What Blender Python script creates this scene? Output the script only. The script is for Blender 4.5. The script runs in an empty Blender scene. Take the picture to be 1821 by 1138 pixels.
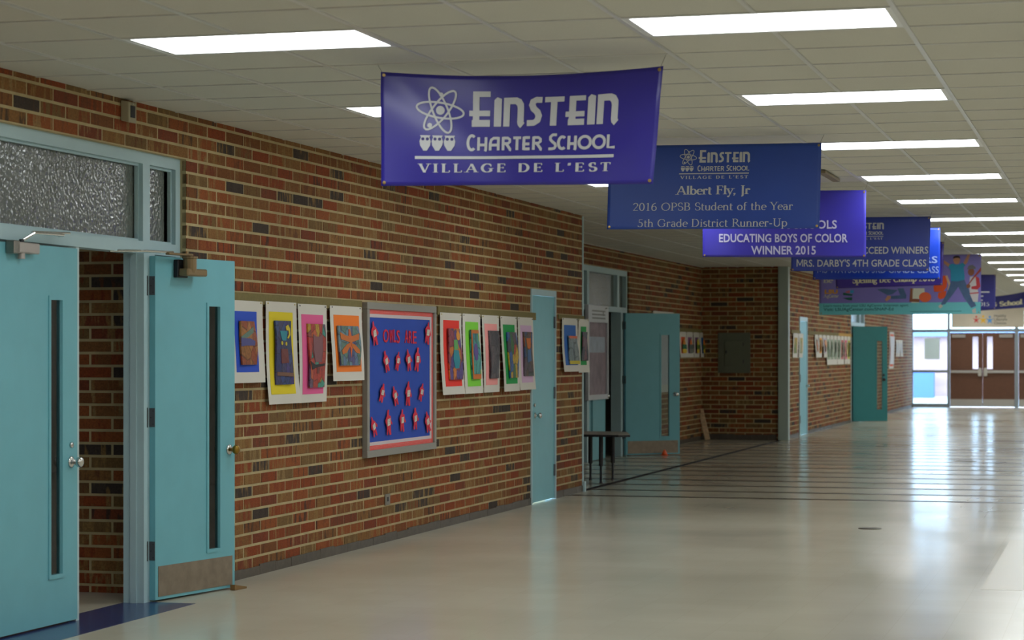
import bpy, math, random
from mathutils import Vector
random.seed(7)
SC = bpy.context.scene
COL = SC.collection

# ------------------------------------------------------------------ camera
TH = 0.2693
cam_d = bpy.data.cameras.new('camera'); cam = bpy.data.objects.new('camera', cam_d); COL.objects.link(cam)
cam.location = (0, 0, 1.51); cam.rotation_euler = (math.pi / 2, 0, TH)
cam_d.sensor_width = 36.0; cam_d.lens = 3929.15 * 36 / 1821; cam_d.shift_y = 59.1 / 1821
cam_d.clip_end = 300
cam_d.dof.use_dof = True; cam_d.dof.focus_distance = 16.0; cam_d.dof.aperture_fstop = 4.0
SC.camera = cam
# ------------------------------------------------------------------ world, exposure
SKY = 17.0
W = bpy.data.worlds.new('sky'); SC.world = W; W.use_nodes = True
bg = W.node_tree.nodes['Background']; bg.inputs[0].default_value = (0.52, 0.73, 1.0, 1); bg.inputs[1].default_value = SKY
SC.view_settings.view_transform = 'Standard'; SC.view_settings.look = 'None'
SC.view_settings.exposure = 0.0; SC.view_settings.gamma = 1.0; SC.view_settings.use_curve_mapping = False
LAMP = 10.0
SC.cycles.max_bounces = 7; SC.cycles.diffuse_bounces = 4; SC.cycles.glossy_bounces = 3
SC.cycles.sample_clamp_indirect = 8.0

# ------------------------------------------------------------------ materials
def lin(c):
    r = []
    for v in c[:3]:
        v /= 255.0
        r.append(v / 12.92 if v <= .04045 else ((v + .055) / 1.055) ** 2.4)
    return (*r, 1)

MATS = {}
def mat(name, col, rough=.5, metal=0.0, spec=.5, noise=0.0, nscale=20.0, bump=0.0, bscale=60.0, emit=0.0):
    if name in MATS: return MATS[name]
    m = bpy.data.materials.new(name); m.use_nodes = True; nt = m.node_tree; b = nt.nodes['Principled BSDF']
    b.inputs['Base Color'].default_value = lin(col); b.inputs['Roughness'].default_value = rough
    b.inputs['Metallic'].default_value = metal; b.inputs['Specular IOR Level'].default_value = spec
    if emit:
        b.inputs['Emission Color'].default_value = lin(col); b.inputs['Emission Strength'].default_value = emit
    if noise or bump:
        geo = nt.nodes.new('ShaderNodeNewGeometry')
    if noise:
        n = nt.nodes.new('ShaderNodeTexNoise'); n.inputs['Scale'].default_value = nscale; n.inputs['Detail'].default_value = 4
        nt.links.new(geo.outputs['Position'], n.inputs['Vector'])
        mx = nt.nodes.new('ShaderNodeMix'); mx.data_type = 'RGBA'; mx.blend_type = 'MULTIPLY'
        mx.inputs[6].default_value = lin(col)
        rp = nt.nodes.new('ShaderNodeMapRange'); rp.inputs[1].default_value = .3; rp.inputs[2].default_value = .7
        rp.inputs[3].default_value = 1 - noise; rp.inputs[4].default_value = 1 + noise * .4
        nt.links.new(n.outputs['Fac'], rp.inputs[0]); mx.inputs[0].default_value = 1
        nt.links.new(rp.outputs[0], mx.inputs[7]); nt.links.new(mx.outputs[2], b.inputs['Base Color'])
    if bump:
        n2 = nt.nodes.new('ShaderNodeTexNoise'); n2.inputs['Scale'].default_value = bscale; n2.inputs['Detail'].default_value = 3
        nt.links.new(geo.outputs['Position'], n2.inputs['Vector'])
        bp = nt.nodes.new('ShaderNodeBump'); bp.inputs['Strength'].default_value = bump; bp.inputs['Distance'].default_value = .01
        nt.links.new(n2.outputs['Fac'], bp.inputs['Height']); nt.links.new(bp.outputs['Normal'], b.inputs['Normal'])
    MATS[name] = m
    return m

def ramp(nt, stops, constant=False):
    r = nt.nodes.new('ShaderNodeValToRGB'); cr = r.color_ramp
    if constant: cr.interpolation = 'CONSTANT'
    while len(cr.elements) < len(stops): cr.elements.new(.5)
    for e, (p, c) in zip(cr.elements, stops): e.position = p; e.color = lin(c)
    return r

def brick_material(name, k=1.0):
    """Wire-cut brick: every brick takes one of several body colours, with vertical streaks of a second colour."""
    m = bpy.data.materials.new(name); m.use_nodes = True; nt = m.node_tree; b = nt.nodes['Principled BSDF']; L = nt.links
    b.inputs['Roughness'].default_value = .8; b.inputs['Specular IOR Level'].default_value = .25
    geo = nt.nodes.new('ShaderNodeNewGeometry'); oi = nt.nodes.new('ShaderNodeObjectInfo')
    ad = nt.nodes.new('ShaderNodeMath'); ad.operation = 'ADD'; L.new(geo.outputs['Random Per Island'], ad.inputs[0]); L.new(oi.outputs['Random'], ad.inputs[1])
    fr = nt.nodes.new('ShaderNodeMath'); fr.operation = 'FRACT'; L.new(ad.outputs[0], fr.inputs[0])
    def sc(c): return tuple(min(255, v * k) for v in c)
    r1 = ramp(nt, [(0, sc((158, 76, 36))), (.13, sc((142, 88, 46))), (.3, sc((166, 92, 46))), (.47, sc((150, 100, 54))), (.6, sc((140, 72, 44))), (.70, sc((158, 112, 62))), (.84, sc((138, 106, 62))), (.93, sc((78, 66, 58)))], True)
    L.new(fr.outputs[0], r1.inputs[0])
    m7 = nt.nodes.new('ShaderNodeMath'); m7.operation = 'MULTIPLY'; m7.inputs[1].default_value = 7.31; L.new(fr.outputs[0], m7.inputs[0])
    f7 = nt.nodes.new('ShaderNodeMath'); f7.operation = 'FRACT'; L.new(m7.outputs[0], f7.inputs[0])
    r2 = ramp(nt, [(0, sc((166, 130, 76))), (.3, sc((174, 142, 92))), (.5, sc((150, 66, 34))), (.7, sc((120, 72, 44))), (.9, sc((70, 58, 50)))], True)
    L.new(f7.outputs[0], r2.inputs[0])
    mp = nt.nodes.new('ShaderNodeMapping'); mp.inputs['Scale'].default_value = (26, 26, 5); L.new(geo.outputs['Position'], mp.inputs[0])
    n = nt.nodes.new('ShaderNodeTexNoise'); n.inputs['Scale'].default_value = 1.0; n.inputs['Detail'].default_value = 3; L.new(mp.outputs[0], n.inputs['Vector'])
    am = nt.nodes.new('ShaderNodeMapRange'); am.inputs[1].default_value = .52; am.inputs[2].default_value = .62; am.inputs[3].default_value = 0; am.inputs[4].default_value = .8
    L.new(n.outputs['Fac'], am.inputs[0])
    mx = nt.nodes.new('ShaderNodeMix'); mx.data_type = 'RGBA'; L.new(am.outputs[0], mx.inputs[0]); L.new(r1.outputs[0], mx.inputs[6]); L.new(r2.outputs[0], mx.inputs[7])
    n3 = nt.nodes.new('ShaderNodeTexNoise'); n3.inputs['Scale'].default_value = 90; n3.inputs['Detail'].default_value = 2; L.new(geo.outputs['Position'], n3.inputs['Vector'])
    mr = nt.nodes.new('ShaderNodeMapRange'); mr.inputs[1].default_value = .3; mr.inputs[2].default_value = .7; mr.inputs[3].default_value = .72; mr.inputs[4].default_value = 1.12; L.new(n3.outputs['Fac'], mr.inputs[0])
    mm = nt.nodes.new('ShaderNodeMix'); mm.data_type = 'RGBA'; mm.blend_type = 'MULTIPLY'; mm.inputs[0].default_value = 1; L.new(mx.outputs[2], mm.inputs[6]); L.new(mr.outputs[0], mm.inputs[7])
    L.new(mm.outputs[2], b.inputs['Base Color'])
    bp = nt.nodes.new('ShaderNodeBump'); bp.inputs['Strength'].default_value = .35; bp.inputs['Distance'].default_value = .01; L.new(n.outputs['Fac'], bp.inputs['Height']); L.new(bp.outputs[0], b.inputs['Normal'])
    return m
BRICK = brick_material('wire_cut_brick', .87)
MORTAR = mat('mortar', (186, 168, 126), .9, noise=.15, nscale=8, bump=.2, bscale=120)
WHITE = mat('white_paper', (214, 210, 200), .7)
STEEL = mat('brushed_steel', (150, 146, 138), .38, 1.0, noise=.12, nscale=30)
KICK = mat('worn_kick_plate', (148, 134, 118), .5, .6, noise=.2, nscale=14)
CHROME = mat('polished_steel', (205, 205, 202), .16, 1.0)
BRASS = mat('aged_brass', (150, 118, 52), .3, 1.0)
DARKMETAL = mat('dark_metal', (52, 54, 58), .45, .7)
HINGE = mat('grey_hinge_steel', (96, 98, 104), .45, .6)
TEAL = mat('teal_door_paint', (112, 180, 192), .42, noise=.04, nscale=6)
TEAL_SHADED = mat('shaded_teal_door_paint', (42, 128, 132), .42, noise=.04, nscale=6)  # darker copy of the teal: shadow on the far open door put into the colour
FRAME = mat('pale_blue_frame_paint', (172, 200, 206), .45, noise=.04, nscale=5)
COLUMN = mat('grey_green_paint', (165, 180, 172), .4)
OLIVE = mat('olive_tack_strip', (124, 112, 66), .8, noise=.12, nscale=30)
TAN = mat('tan_strip', (186, 146, 72), .8)
BLACK = mat('black_plastic', (26, 26, 30), .5)
BASE = mat('dark_base_tile', (82, 74, 64), .5, noise=.25, nscale=20)
WIRE = mat('hanging_wire', (120, 118, 112), .5, .5)
GROM = mat('brass_grommet', (176, 150, 92), .35, .9)

def glass_mat(name, tint, rough=.02, alpha_mix=.5, bump=0.0, bscale=80.0, stretch=(1, 1, 1)):
    m = bpy.data.materials.new(name); m.use_nodes = True; nt = m.node_tree; L = nt.links
    for n in list(nt.nodes):
        if n.type != 'OUTPUT_MATERIAL': nt.nodes.remove(n)
    out = [n for n in nt.nodes if n.type == 'OUTPUT_MATERIAL'][0]
    tr = nt.nodes.new('ShaderNodeBsdfTransparent'); tr.inputs[0].default_value = lin(tint)
    gl = nt.nodes.new('ShaderNodeBsdfGlossy'); gl.inputs['Roughness'].default_value = rough
    fr = nt.nodes.new('ShaderNodeFresnel'); fr.inputs[0].default_value = 1.5
    mx = nt.nodes.new('ShaderNodeMixShader'); L.new(fr.outputs[0], mx.inputs[0]); L.new(tr.outputs[0], mx.inputs[1]); L.new(gl.outputs[0], mx.inputs[2])
    L.new(mx.outputs[0], out.inputs[0])
    return m
CLEAR = glass_mat('clear_glass', (225, 232, 232))

def rain_glass():
    m = bpy.data.materials.new('rain_pattern_glass'); m.use_nodes = True; nt = m.node_tree; L = nt.links; b = nt.nodes['Principled BSDF']
    b.inputs['Base Color'].default_value = lin((132, 138, 130)); b.inputs['Roughness'].default_value = .14
    b.inputs['Transmission Weight'].default_value = .45; b.inputs['IOR'].default_value = 1.5; b.inputs['Specular IOR Level'].default_value = .9
    geo = nt.nodes.new('ShaderNodeNewGeometry'); mp = nt.nodes.new('ShaderNodeMapping'); mp.inputs['Rotation'].default_value = (math.radians(25), 0, 0)
    mp.inputs['Scale'].default_value = (40, 42, 52); L.new(geo.outputs['Position'], mp.inputs[0])
    v = nt.nodes.new('ShaderNodeTexVoronoi'); v.inputs['Scale'].default_value = 1.0; v.feature = 'SMOOTH_F1'; L.new(mp.outputs[0], v.inputs['Vector'])
    bp = nt.nodes.new('ShaderNodeBump'); bp.inputs['Strength'].default_value = .4; bp.inputs['Distance'].default_value = .01; L.new(v.outputs['Distance'], bp.inputs['Height'])
    L.new(bp.outputs[0], b.inputs['Normal'])
    return m
RAIN = rain_glass()

def floor_mat():
    m = bpy.data.materials.new('waxed_vinyl_tile'); m.use_nodes = True; nt = m.node_tree; L = nt.links; b = nt.nodes['Principled BSDF']
    geo = nt.nodes.new('ShaderNodeNewGeometry')
    bt = nt.nodes.new('ShaderNodeTexBrick'); bt.offset = 0; bt.inputs['Scale'].default_value = 1.0
    bt.inputs['Brick Width'].default_value = .3048; bt.inputs['Row Height'].default_value = .3048; bt.inputs['Mortar Size'].default_value = .0012
    bt.inputs['Color1'].default_value = lin((200, 194, 175)); bt.inputs['Color2'].default_value = lin((197, 191, 172)); bt.inputs['Mortar'].default_value = lin((190, 183, 163))
    L.new(geo.outputs['Position'], bt.inputs['Vector'])
    n = nt.nodes.new('ShaderNodeTexNoise'); n.inputs['Scale'].default_value = .8; n.inputs['Detail'].default_value = 5; L.new(geo.outputs['Position'], n.inputs['Vector'])
    mr = nt.nodes.new('ShaderNodeMapRange'); mr.inputs[1].default_value = .3; mr.inputs[2].default_value = .7; mr.inputs[3].default_value = .94; mr.inputs[4].default_value = 1.04; L.new(n.outputs['Fac'], mr.inputs[0])
    mm = nt.nodes.new('ShaderNodeMix'); mm.data_type = 'RGBA'; mm.blend_type = 'MULTIPLY'; mm.inputs[0].default_value = 1; L.new(bt.outputs['Color'], mm.inputs[6]); L.new(mr.outputs[0], mm.inputs[7])
    L.new(mm.outputs[2], b.inputs['Base Color'])
    b.inputs['IOR'].default_value = 1.38
    n2 = nt.nodes.new('ShaderNodeTexNoise'); n2.inputs['Scale'].default_value = .5; n2.inputs['Detail'].default_value = 3; L.new(geo.outputs['Position'], n2.inputs['Vector'])
    m2 = nt.nodes.new('ShaderNodeMapRange'); m2.inputs[1].default_value = .35; m2.inputs[2].default_value = .65; m2.inputs[3].default_value = .13; m2.inputs[4].default_value = .2; L.new(n2.outputs['Fac'], m2.inputs[0])
    L.new(m2.outputs[0], b.inputs['Roughness'])
    return m
FLOOR = floor_mat()
INLAY = mat('dark_inlay_tile', (66, 56, 38), .3, spec=.2, noise=.15, nscale=10)
NAVY = mat('navy_floor_tile', (40, 58, 106), .22, noise=.1, nscale=8)

# ------------------------------------------------------------------ mesh helpers
class MB:
    def __init__(s): s.v = []; s.f = []
    def add(s, vs, fs):
        o = len(s.v); s.v += [tuple(p) for p in vs]; s.f += [tuple(i + o for i in f) for f in fs]; return s
    def box(s, x0, x1, y0, y1, z0, z1):
        return s.add([(x0, y0, z0), (x1, y0, z0), (x1, y1, z0), (x0, y1, z0), (x0, y0, z1), (x1, y0, z1), (x1, y1, z1), (x0, y1, z1)],
                     [(0, 3, 2, 1), (4, 5, 6, 7), (0, 1, 5, 4), (1, 2, 6, 5), (2, 3, 7, 6), (3, 0, 4, 7)])
    def tube(s, pts, r, n=10, cap=True):
        pts = [Vector(p) for p in pts]; rs = r if isinstance(r, (list, tuple)) else [r] * len(pts); o = []
        for i, p in enumerate(pts):
            d = (pts[min(i + 1, len(pts) - 1)] - pts[max(i - 1, 0)]).normalized()
            a = d.cross(Vector((0, 0, 1)) if abs(d.z) < .9 else Vector((1, 0, 0))).normalized(); b = d.cross(a)
            for k in range(n):
                t = 2 * math.pi * k / n; o.append(p + (a * math.cos(t) + b * math.sin(t)) * rs[i])
        fs = []
        for i in range(len(pts) - 1):
            for k in range(n): fs.append((i * n + k, i * n + (k + 1) % n, (i + 1) * n + (k + 1) % n, (i + 1) * n + k))
        if cap: fs += [tuple(range(n))[::-1], tuple((len(pts) - 1) * n + k for k in range(n))]
        return s.add(o, fs)
    def lathe(s, prof, c, axis, n=16):
        """prof: list of (radius, distance along axis)"""
        ax = Vector(axis).normalized(); pts = [Vector(c) + ax * d for r, d in prof]
        a = ax.cross(Vector((0, 0, 1)) if abs(ax.z) < .9 else Vector((1, 0, 0))).normalized(); b = ax.cross(a); o = []
        for (r, d), p in zip(prof, pts):
            for k in range(n):
                t = 2 * math.pi * k / n; o.append(p + (a * math.cos(t) + b * math.sin(t)) * max(r, .0003))
        fs = []
        for i in range(len(prof) - 1):
            for k in range(n): fs.append((i * n + k, i * n + (k + 1) % n, (i + 1) * n + (k + 1) % n, (i + 1) * n + k))
        fs += [tuple(range(n))[::-1], tuple((len(prof) - 1) * n + k for k in range(n))]
        return s.add(o, fs)
    def prism(s, poly, f0, f1):
        """poly in 2D; f0, f1 map 2D to the two end faces"""
        n = len(poly); s.add([f0(*p) for p in poly] + [f1(*p) for p in poly],
              [tuple(range(n))[::-1], tuple(range(n, 2 * n))] + [(i, (i + 1) % n, n + (i + 1) % n, n + i) for i in range(n)])
        return s
    def build(s, name, m, parent=None, smooth=False, bevel=0.0):
        me = bpy.data.meshes.new(name); me.from_pydata(s.v, [], s.f); me.validate()
        import bmesh
        bm = bmesh.new(); bm.from_mesh(me); bmesh.ops.recalc_face_normals(bm, faces=bm.faces)
        if bevel: bmesh.ops.bevel(bm, geom=list(bm.edges), offset=bevel, segments=1, affect='EDGES')
        bm.to_mesh(me); bm.free()
        if smooth:
            for p in me.polygons: p.use_smooth = True
        me.materials.append(m); o = bpy.data.objects.new(name, me); COL.objects.link(o)
        if parent: o.parent = parent
        return o
def tag(o, label, cat=None, group=None, kind=None):
    o['label'] = label
    if cat: o['category'] = cat
    if group: o['group'] = group
    if kind: o['kind'] = kind
    return o
def empty(name, loc=(0, 0, 0), rz=0.0):
    o = bpy.data.objects.new(name, None); COL.objects.link(o); o.location = loc; o.rotation_euler = (0, 0, rz); o.empty_display_size = .1
    return o
def bx(name, m, a, parent=None, bevel=0.0): return MB().box(*a).build(name, m, parent, bevel=bevel)

# ------------------------------------------------------------------ dimensions (metres)
H = 3.0086          # ceiling
XW = -5.68          # face of the left wall
XR = 2.44           # right wall
XA = -7.08          # back of the recess
Y0, YE = -4.0, 63.0
RC0, RC1 = 23.5, 38.1   # recess from / to
G0 = 9.654          # ceiling grid origin in y
T = .6096

# ------------------------------------------------------------------ floor
fl = MB().box(-9.5, XR + .3, Y0 - .3, YE + .1, -.12, 0).build('floor', FLOOR); tag(fl, 'waxed beige vinyl tile corridor floor', kind='structure')
for k in range(23):
    y = 22.83 + 1.032 * k
    bx('inlay_strip', INLAY, ((XA + .05 if y < RC1 - .3 else XW + .06), XR - .05, y - .075, y + .075, -.002, .0012), fl)
tb = bx('threshold_band', NAVY, (-5.83, -5.385, 9.3, 12.34, -.002, .0012), fl); tb['label'] = 'navy tile band across the doorway'
ex = bx('expansion_strip', mat('dark_rubber_strip', (44, 42, 44), .8, spec=.1), (XW - .06, XW + .01, RC0 + .02, RC1 - .1, -.002, .004), fl); ex['label'] = 'dark strip in line with the wall'
pt = bx('floor_patch', mat('greyer_vinyl', (188, 180, 160), .24), (-.87, .4, 14.4, 18.3, -.002, .001), fl)
for (x, y, r) in ((-2.09, 19.15, .1), (-2.08, 31.5, .12)):
    o = MB().lathe([(r, 0), (r, .004), (r - .006, .006)], (x, y, -.001), (0, 0, 1), 24).build('floor_cover_plate', mat('dark_bronze_plate', (96, 86, 66), .35, .7))
    tag(o, 'round metal floor cover plate nearest the camera' if y < 20 else 'round metal floor cover plate in the glare before the far doors', 'floor plate', 'round floor plates')

# ------------------------------------------------------------------ ceiling
TILE = mat('mineral_ceiling_tile', (206, 205, 194), .9, noise=.05, nscale=140)
TILE2 = mat('mineral_ceiling_tile_stained', (208, 198, 172), .9, noise=.1, nscale=3)
GRID = mat('white_grid_metal', (205, 206, 202), .35, spec=.6)
ce = MB().box(-9.5, XR + .3, Y0 - .3, YE + .3, H + .05, H + .15).build('ceiling', TILE); tag(ce, 'suspended ceiling of square mineral tiles in a metal grid', kind='structure')
XG = [-.952 + T * i for i in range(-11, 6)]
XG = [x for x in XG if XA - .7 < x < XR + .6]
ny0 = math.floor((Y0 - G0) / T); ny1 = math.ceil((YE - G0) / T)
LROWS = [-2.171, -4.610, .268]   # left edge of each lamp row
def lampcell(x, j):
    for r in LROWS:
        for q in (0, 1):
            if abs(x - (r + q * T)) < .05 and j % 5 == 0 and not (r < -4 and 20 < G0 + j * T < 40): return True
    return False
cells = []
for j in range(ny0, ny1):
    y = G0 + j * T
    for x in XG[:-1]:
        inrec = RC0 - .6 < y < RC1
        if x + T < XW - .02 and not inrec: continue
        if lampcell(x, j): continue
        c, s = math.cos(TH), math.sin(TH); mx, my = x + T / 2, y + T / 2
        d = -mx * s + my * c; u = 910.5 + 3929 * (mx * c + my * s) / d if d > .5 else -1; v = 628 - 3929 * 1.4986 / d if d > .5 else -1
        cells.append((0 if (-30 < u < 1900 and v > -40) else 1, d if d > 0 else 999, x, y))
cells.sort()
tm = MB().box(-T / 2 + .009, T / 2 - .009, -T / 2 + .004, T / 2 - .004, 0, .02).build('ceiling_tile', TILE, ce)
first = True; rest = MB()
for i, (vis, d, x, y) in enumerate(cells):
    if i < 300 and vis == 0:
        o = tm if first else tm.copy()
        if not first: COL.objects.link(o)
        first = False
        o.location = (x + T / 2, y + T / 2, H + .002 + random.uniform(0, .002))
    else: rest.box(x + .009, x + T - .009, y + .004, y + T - .004, H + .003, H + .02)
o = rest.build('ceiling_tile_field', TILE, ce); o['kind'] = 'stuff'
for x in XG:
    ya, yb = (RC0 - .3, RC1) if x < XW else (Y0, YE)
    cuts = [ya]
    if any(abs(x - (r + T)) < .05 for r in LROWS):      # this runner stops at the lamps
        for j in range(ny0, ny1):
            y = G0 + j * T
            if j % 5 == 0 and not (x < -3 and 20 < y < 40) and y > Y0 + .2 and y + T < YE - .2: cuts += [y + .004, y + T - .004]
    cuts.append(yb)
    for a, b in zip(cuts[::2], cuts[1::2]): bx('grid_runner', GRID, (x - .012, x + .012, a, b, H - .004, H + .012), ce)
for j in range(ny0, ny1 + 1):
    y = G0 + j * T
    if Y0 < y < YE - .02: bx('cross_tee', GRID, ((XA if RC0 < y < RC1 else XW), XR, y - .007, y + .007, H - .002, H + .010), ce)

# lamps: recessed fluorescent troffers
LENS = mat('lit_lamp_lens', (242, 247, 250), .4, emit=LAMP)
TROF = mat('lamp_frame_white', (226, 228, 226), .4)
ORD = ['nearest', 'second', 'third', 'fourth', 'fifth', 'sixth', 'seventh', 'eighth', 'ninth', 'tenth', 'eleventh', 'twelfth', 'thirteenth', 'fourteenth', 'fifteenth', 'sixteenth', 'seventeenth', 'eighteenth', 'nineteenth']
def lamp(x, y, label, group):
    t = empty('ceiling_light', (x, y, H))
    tag(t, label, 'ceiling light', group)
    W2, L2 = 2 * T, T
    f = MB(); e = .030; z0, z1 = -.001, .03
    f.box(.012, W2 - .012, .008, .008 + e, z0, z1).box(.012, W2 - .012, L2 - .008 - e, L2 - .008, z0, z1).box(.012, .012 + e, .008 + e, L2 - .008 - e, z0, z1).box(W2 - .012 - e, W2 - .012, .008 + e, L2 - .008 - e, z0, z1)
    f.build('frame', TROF, t)
    bx('lens', LENS, (.042, W2 - .042, .036, L2 - .036, .006, .012), t)
    return t
for ri, rx in enumerate(LROWS):
    n = bn = 0
    for j in range(ny0, ny1):
        if j % 5: continue
        y = G0 + j * T
        if y < Y0 + .2 or y + T > YE - .2 or (ri == 1 and 20 < y < 40): continue
        if ri == 0 and y > 8: lab = 'lit fluorescent ceiling panel, %s in the right-hand visible row' % ORD[n]; n += 1; g = 'lamps of the right-hand row'
        elif ri == 1 and y > 8: lab = 'lit fluorescent ceiling panel, %s in the row along the brick wall' % ORD[n]; n += 1; g = 'lamps of the wall row'
        elif ri == 2: lab = 'lit fluorescent ceiling panel, %s in the unseen row beyond the right picture edge' % (ORD + ['twentieth', 'twenty-first', 'twenty-second', 'twenty-third'])[n]; n += 1; g = 'lamps of the hidden row'
        else: lab = 'lit fluorescent ceiling panel above the viewer, %s of the %s row' % (ORD[bn], ['middle', 'wall'][ri]); bn += 1; g = 'lamps behind the viewer'
        lamp(rx, y, lab, g)

# ------------------------------------------------------------------ brick walls
BL, BH, J = .3048, .0813, .017
ZPH = .0477 - BH
def clip(rects, op):
    out = []
    for (a0, a1, z0, z1) in rects:
        b0, b1, c0, c1 = op
        if a1 <= b0 or a0 >= b1 or z1 <= c0 or z0 >= c1: out.append((a0, a1, z0, z1)); continue
        if a0 < b0: out.append((a0, b0, z0, z1))
        if a1 > b1: out.append((b1, a1, z0, z1))
        m0, m1 = max(a0, b0), min(a1, b1)
        if z0 < c0: out.append((m0, m1, z0, c0))
        if z1 > c1: out.append((m0, m1, c1, z1))
    return out
SHARED = {}
def brick_wall(name, label, axis, plane, sgn, a0, a1, phase, openings=(), n_parts=0, hidden=(), thick=.2, top=H + .05, bricks=True, near='lo', m=None):
    """axis 'y': wall runs along y, face at x = plane looking sgn*x. axis 'x': runs along x, face at y = plane looking sgn*y."""
    back = -sgn * thick; face = -sgn * .0025
    body = MB()
    rs = [(a0, a1, 0, top)]
    for op in openings: rs = clip(rs, op)
    for (p, q, z0, z1) in rs:
        l, h = sorted((plane + face, plane + back))
        body.box(l, h, p, q, z0, z1) if axis == 'y' else body.box(p, q, l, h, z0, z1)
    w = body.build(name, MORTAR); tag(w, label, kind='structure')
    if not bricks: return w
    items = []
    k = 0
    while True:
        z0 = ZPH + k * BH + J / 2; z1 = z0 + BH - J
        if z0 > min(top, H): break
        st = phase + (BL / 2 if k % 2 else 0); i0 = math.floor((a0 - st) / BL) - 1; i1 = math.ceil((a1 - st) / BL) + 1
        for i in range(i0, i1):
            p = st + i * BL + J / 2; q = p + BL - J
            r = [(max(p, a0), min(q, a1), max(z0, 0.0), min(z1, H + .004))]
            if r[0][1] - r[0][0] < .02 or r[0][3] - r[0][2] < .012: continue
            for op in openings: r = clip(r, op)
            for (c0, c1, d0, d1) in r:
                if c1 - c0 > .02 and d1 - d0 > .012: items.append((c0, c1, d0, d1))
        k += 1
    def hid(it):
        cx, cz = (it[0] + it[1]) / 2, (it[2] + it[3]) / 2
        return any(b0 < cx < b1 and c0 < cz < c1 for (b0, b1, c0, c1) in hidden)
    items.sort(key=lambda it: (hid(it), round(it[0] if near == 'lo' else -it[1], 3)))
    stuff = MB(); cnt = 0
    for it in items:
        c0, c1, d0, d1 = it; pr = random.uniform(-.0015, .002)
        if cnt < n_parts and not hid(it):
            key = (axis, sgn, round(c1 - c0, 3), round(d1 - d0, 3)); L2, Z2 = (c1 - c0) / 2, (d1 - d0) / 2
            ref = SHARED.get(key)
            if ref is None:
                l, h = sorted((0, -sgn * .03))
                b = MB(); b.box(l, h, -L2, L2, -Z2, Z2) if axis == 'y' else b.box(-L2, L2, l, h, -Z2, Z2)
                o = b.build('brick', BRICK, w, bevel=.0012); SHARED[key] = o
            else:
                o = ref.copy(); COL.objects.link(o); o.parent = w
            o.name = 'brick'
            cc, zz = (c0 + c1) / 2, (d0 + d1) / 2
            o.location = (plane + pr * sgn, cc, zz) if axis == 'y' else (cc, plane + pr * sgn, zz)
            cnt += 1
        else:
            l, h = sorted((plane + pr * sgn, plane - sgn * .03))
            stuff.box(l, h, c0, c1, d0, d1) if axis == 'y' else stuff.box(c0, c1, l, h, d0, d1)
    if stuff.v:
        o = stuff.build('brick_field', m or BRICK, w); o['kind'] = 'stuff'
    return w
OPA = (9.2, 12.87, 0, 2.7306)                # doorway group at the left edge
OPC = (21.27, 22.27, 0, 2.155)               # narrow door
brick_wall('wall_left', 'brown brick corridor wall hung with artwork', 'y', XW, 1, Y0, RC0, 12.90 - BL * 60, (OPA, OPC), 300,
           hidden=((12.87, 13.25, 0, 2.1), (13.2, 16.2, 1.16, 1.86), (16.2, 18.1, .7, 1.9), (Y0, 10.5, -1, 4)))
brick_wall('wall_recess', 'brick back wall of the recess behind the open teal door', 'y', XA, 1, RC0 - 1.0, RC1 + .2, 29.0 - BL * 20, ((29.2, 32.22, 0, 2.7306),), 300,
           hidden=((RC0 - 2, 32.0, -1, 4), (31.8, 33.2, 0, 2.05), (36.0, 38.3, 1.43, 1.9)))
brick_wall('wall_return', 'brick end wall of the recess carrying the grey electrical panel', 'x', RC1, -1, XA - .05, XW - .06, -5.55 - BL * 8, ((-6.79, -6.22, 1.165, 1.867),), 300)
brick_wall('wall_recess_near', 'near side wall of the recess, hidden from view', 'x', RC0, 1, XA - .05, XW - .03, -5.55 - BL * 8, ())
OPF = (48.3, 50.9, 0, 2.7306); OPF2 = (40.28, 41.32, 0, 2.18)
brick_wall('wall_far', 'distant brick corridor wall between the grey column and the glazed end', 'y', XW, 1, RC1 + .06, YE, 38.3, (OPF, OPF2), 300, hidden=((48, 49.3, 0, 2.1),))
wr = MB().box(XR, XR + .2, Y0 - .2, YE, 0, H + .05).build('wall_right', mat('cream_wall_paint', (226, 222, 208), .6)); tag(wr, 'cream painted corridor wall on the unseen right side', kind='structure')
brick_wall('wall_back', 'brick wall closing the corridor behind the viewer', 'x', Y0, 1, XW - .2, XR + .2, 0, (), 0)
# passage behind the first double door
brick_wall('wall_passage', 'dim brick wall seen through the gap of the ajar double door', 'x', 12.75, -1, -9.3, -5.78, -5.98 - BL * 20, (), 120, near='hi', thick=.12)
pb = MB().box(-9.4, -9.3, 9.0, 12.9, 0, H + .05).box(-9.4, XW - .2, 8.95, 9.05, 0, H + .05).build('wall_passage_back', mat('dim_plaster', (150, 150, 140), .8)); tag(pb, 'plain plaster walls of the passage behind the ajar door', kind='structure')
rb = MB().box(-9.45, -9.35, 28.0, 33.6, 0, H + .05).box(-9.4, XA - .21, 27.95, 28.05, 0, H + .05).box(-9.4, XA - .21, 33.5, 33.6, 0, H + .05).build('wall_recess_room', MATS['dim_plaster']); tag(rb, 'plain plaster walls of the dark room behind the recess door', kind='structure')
fb = MB().box(-8.4, -8.3, 47.5, 51.6, 0, H + .05).box(-8.4, XW - .21, 47.45, 47.55, 0, H + .05).box(-8.4, XW - .21, 51.5, 51.6, 0, H + .05).build('wall_far_room', MATS['dim_plaster']); tag(fb, 'plain plaster walls of the room behind the far open door', kind='structure')
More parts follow.
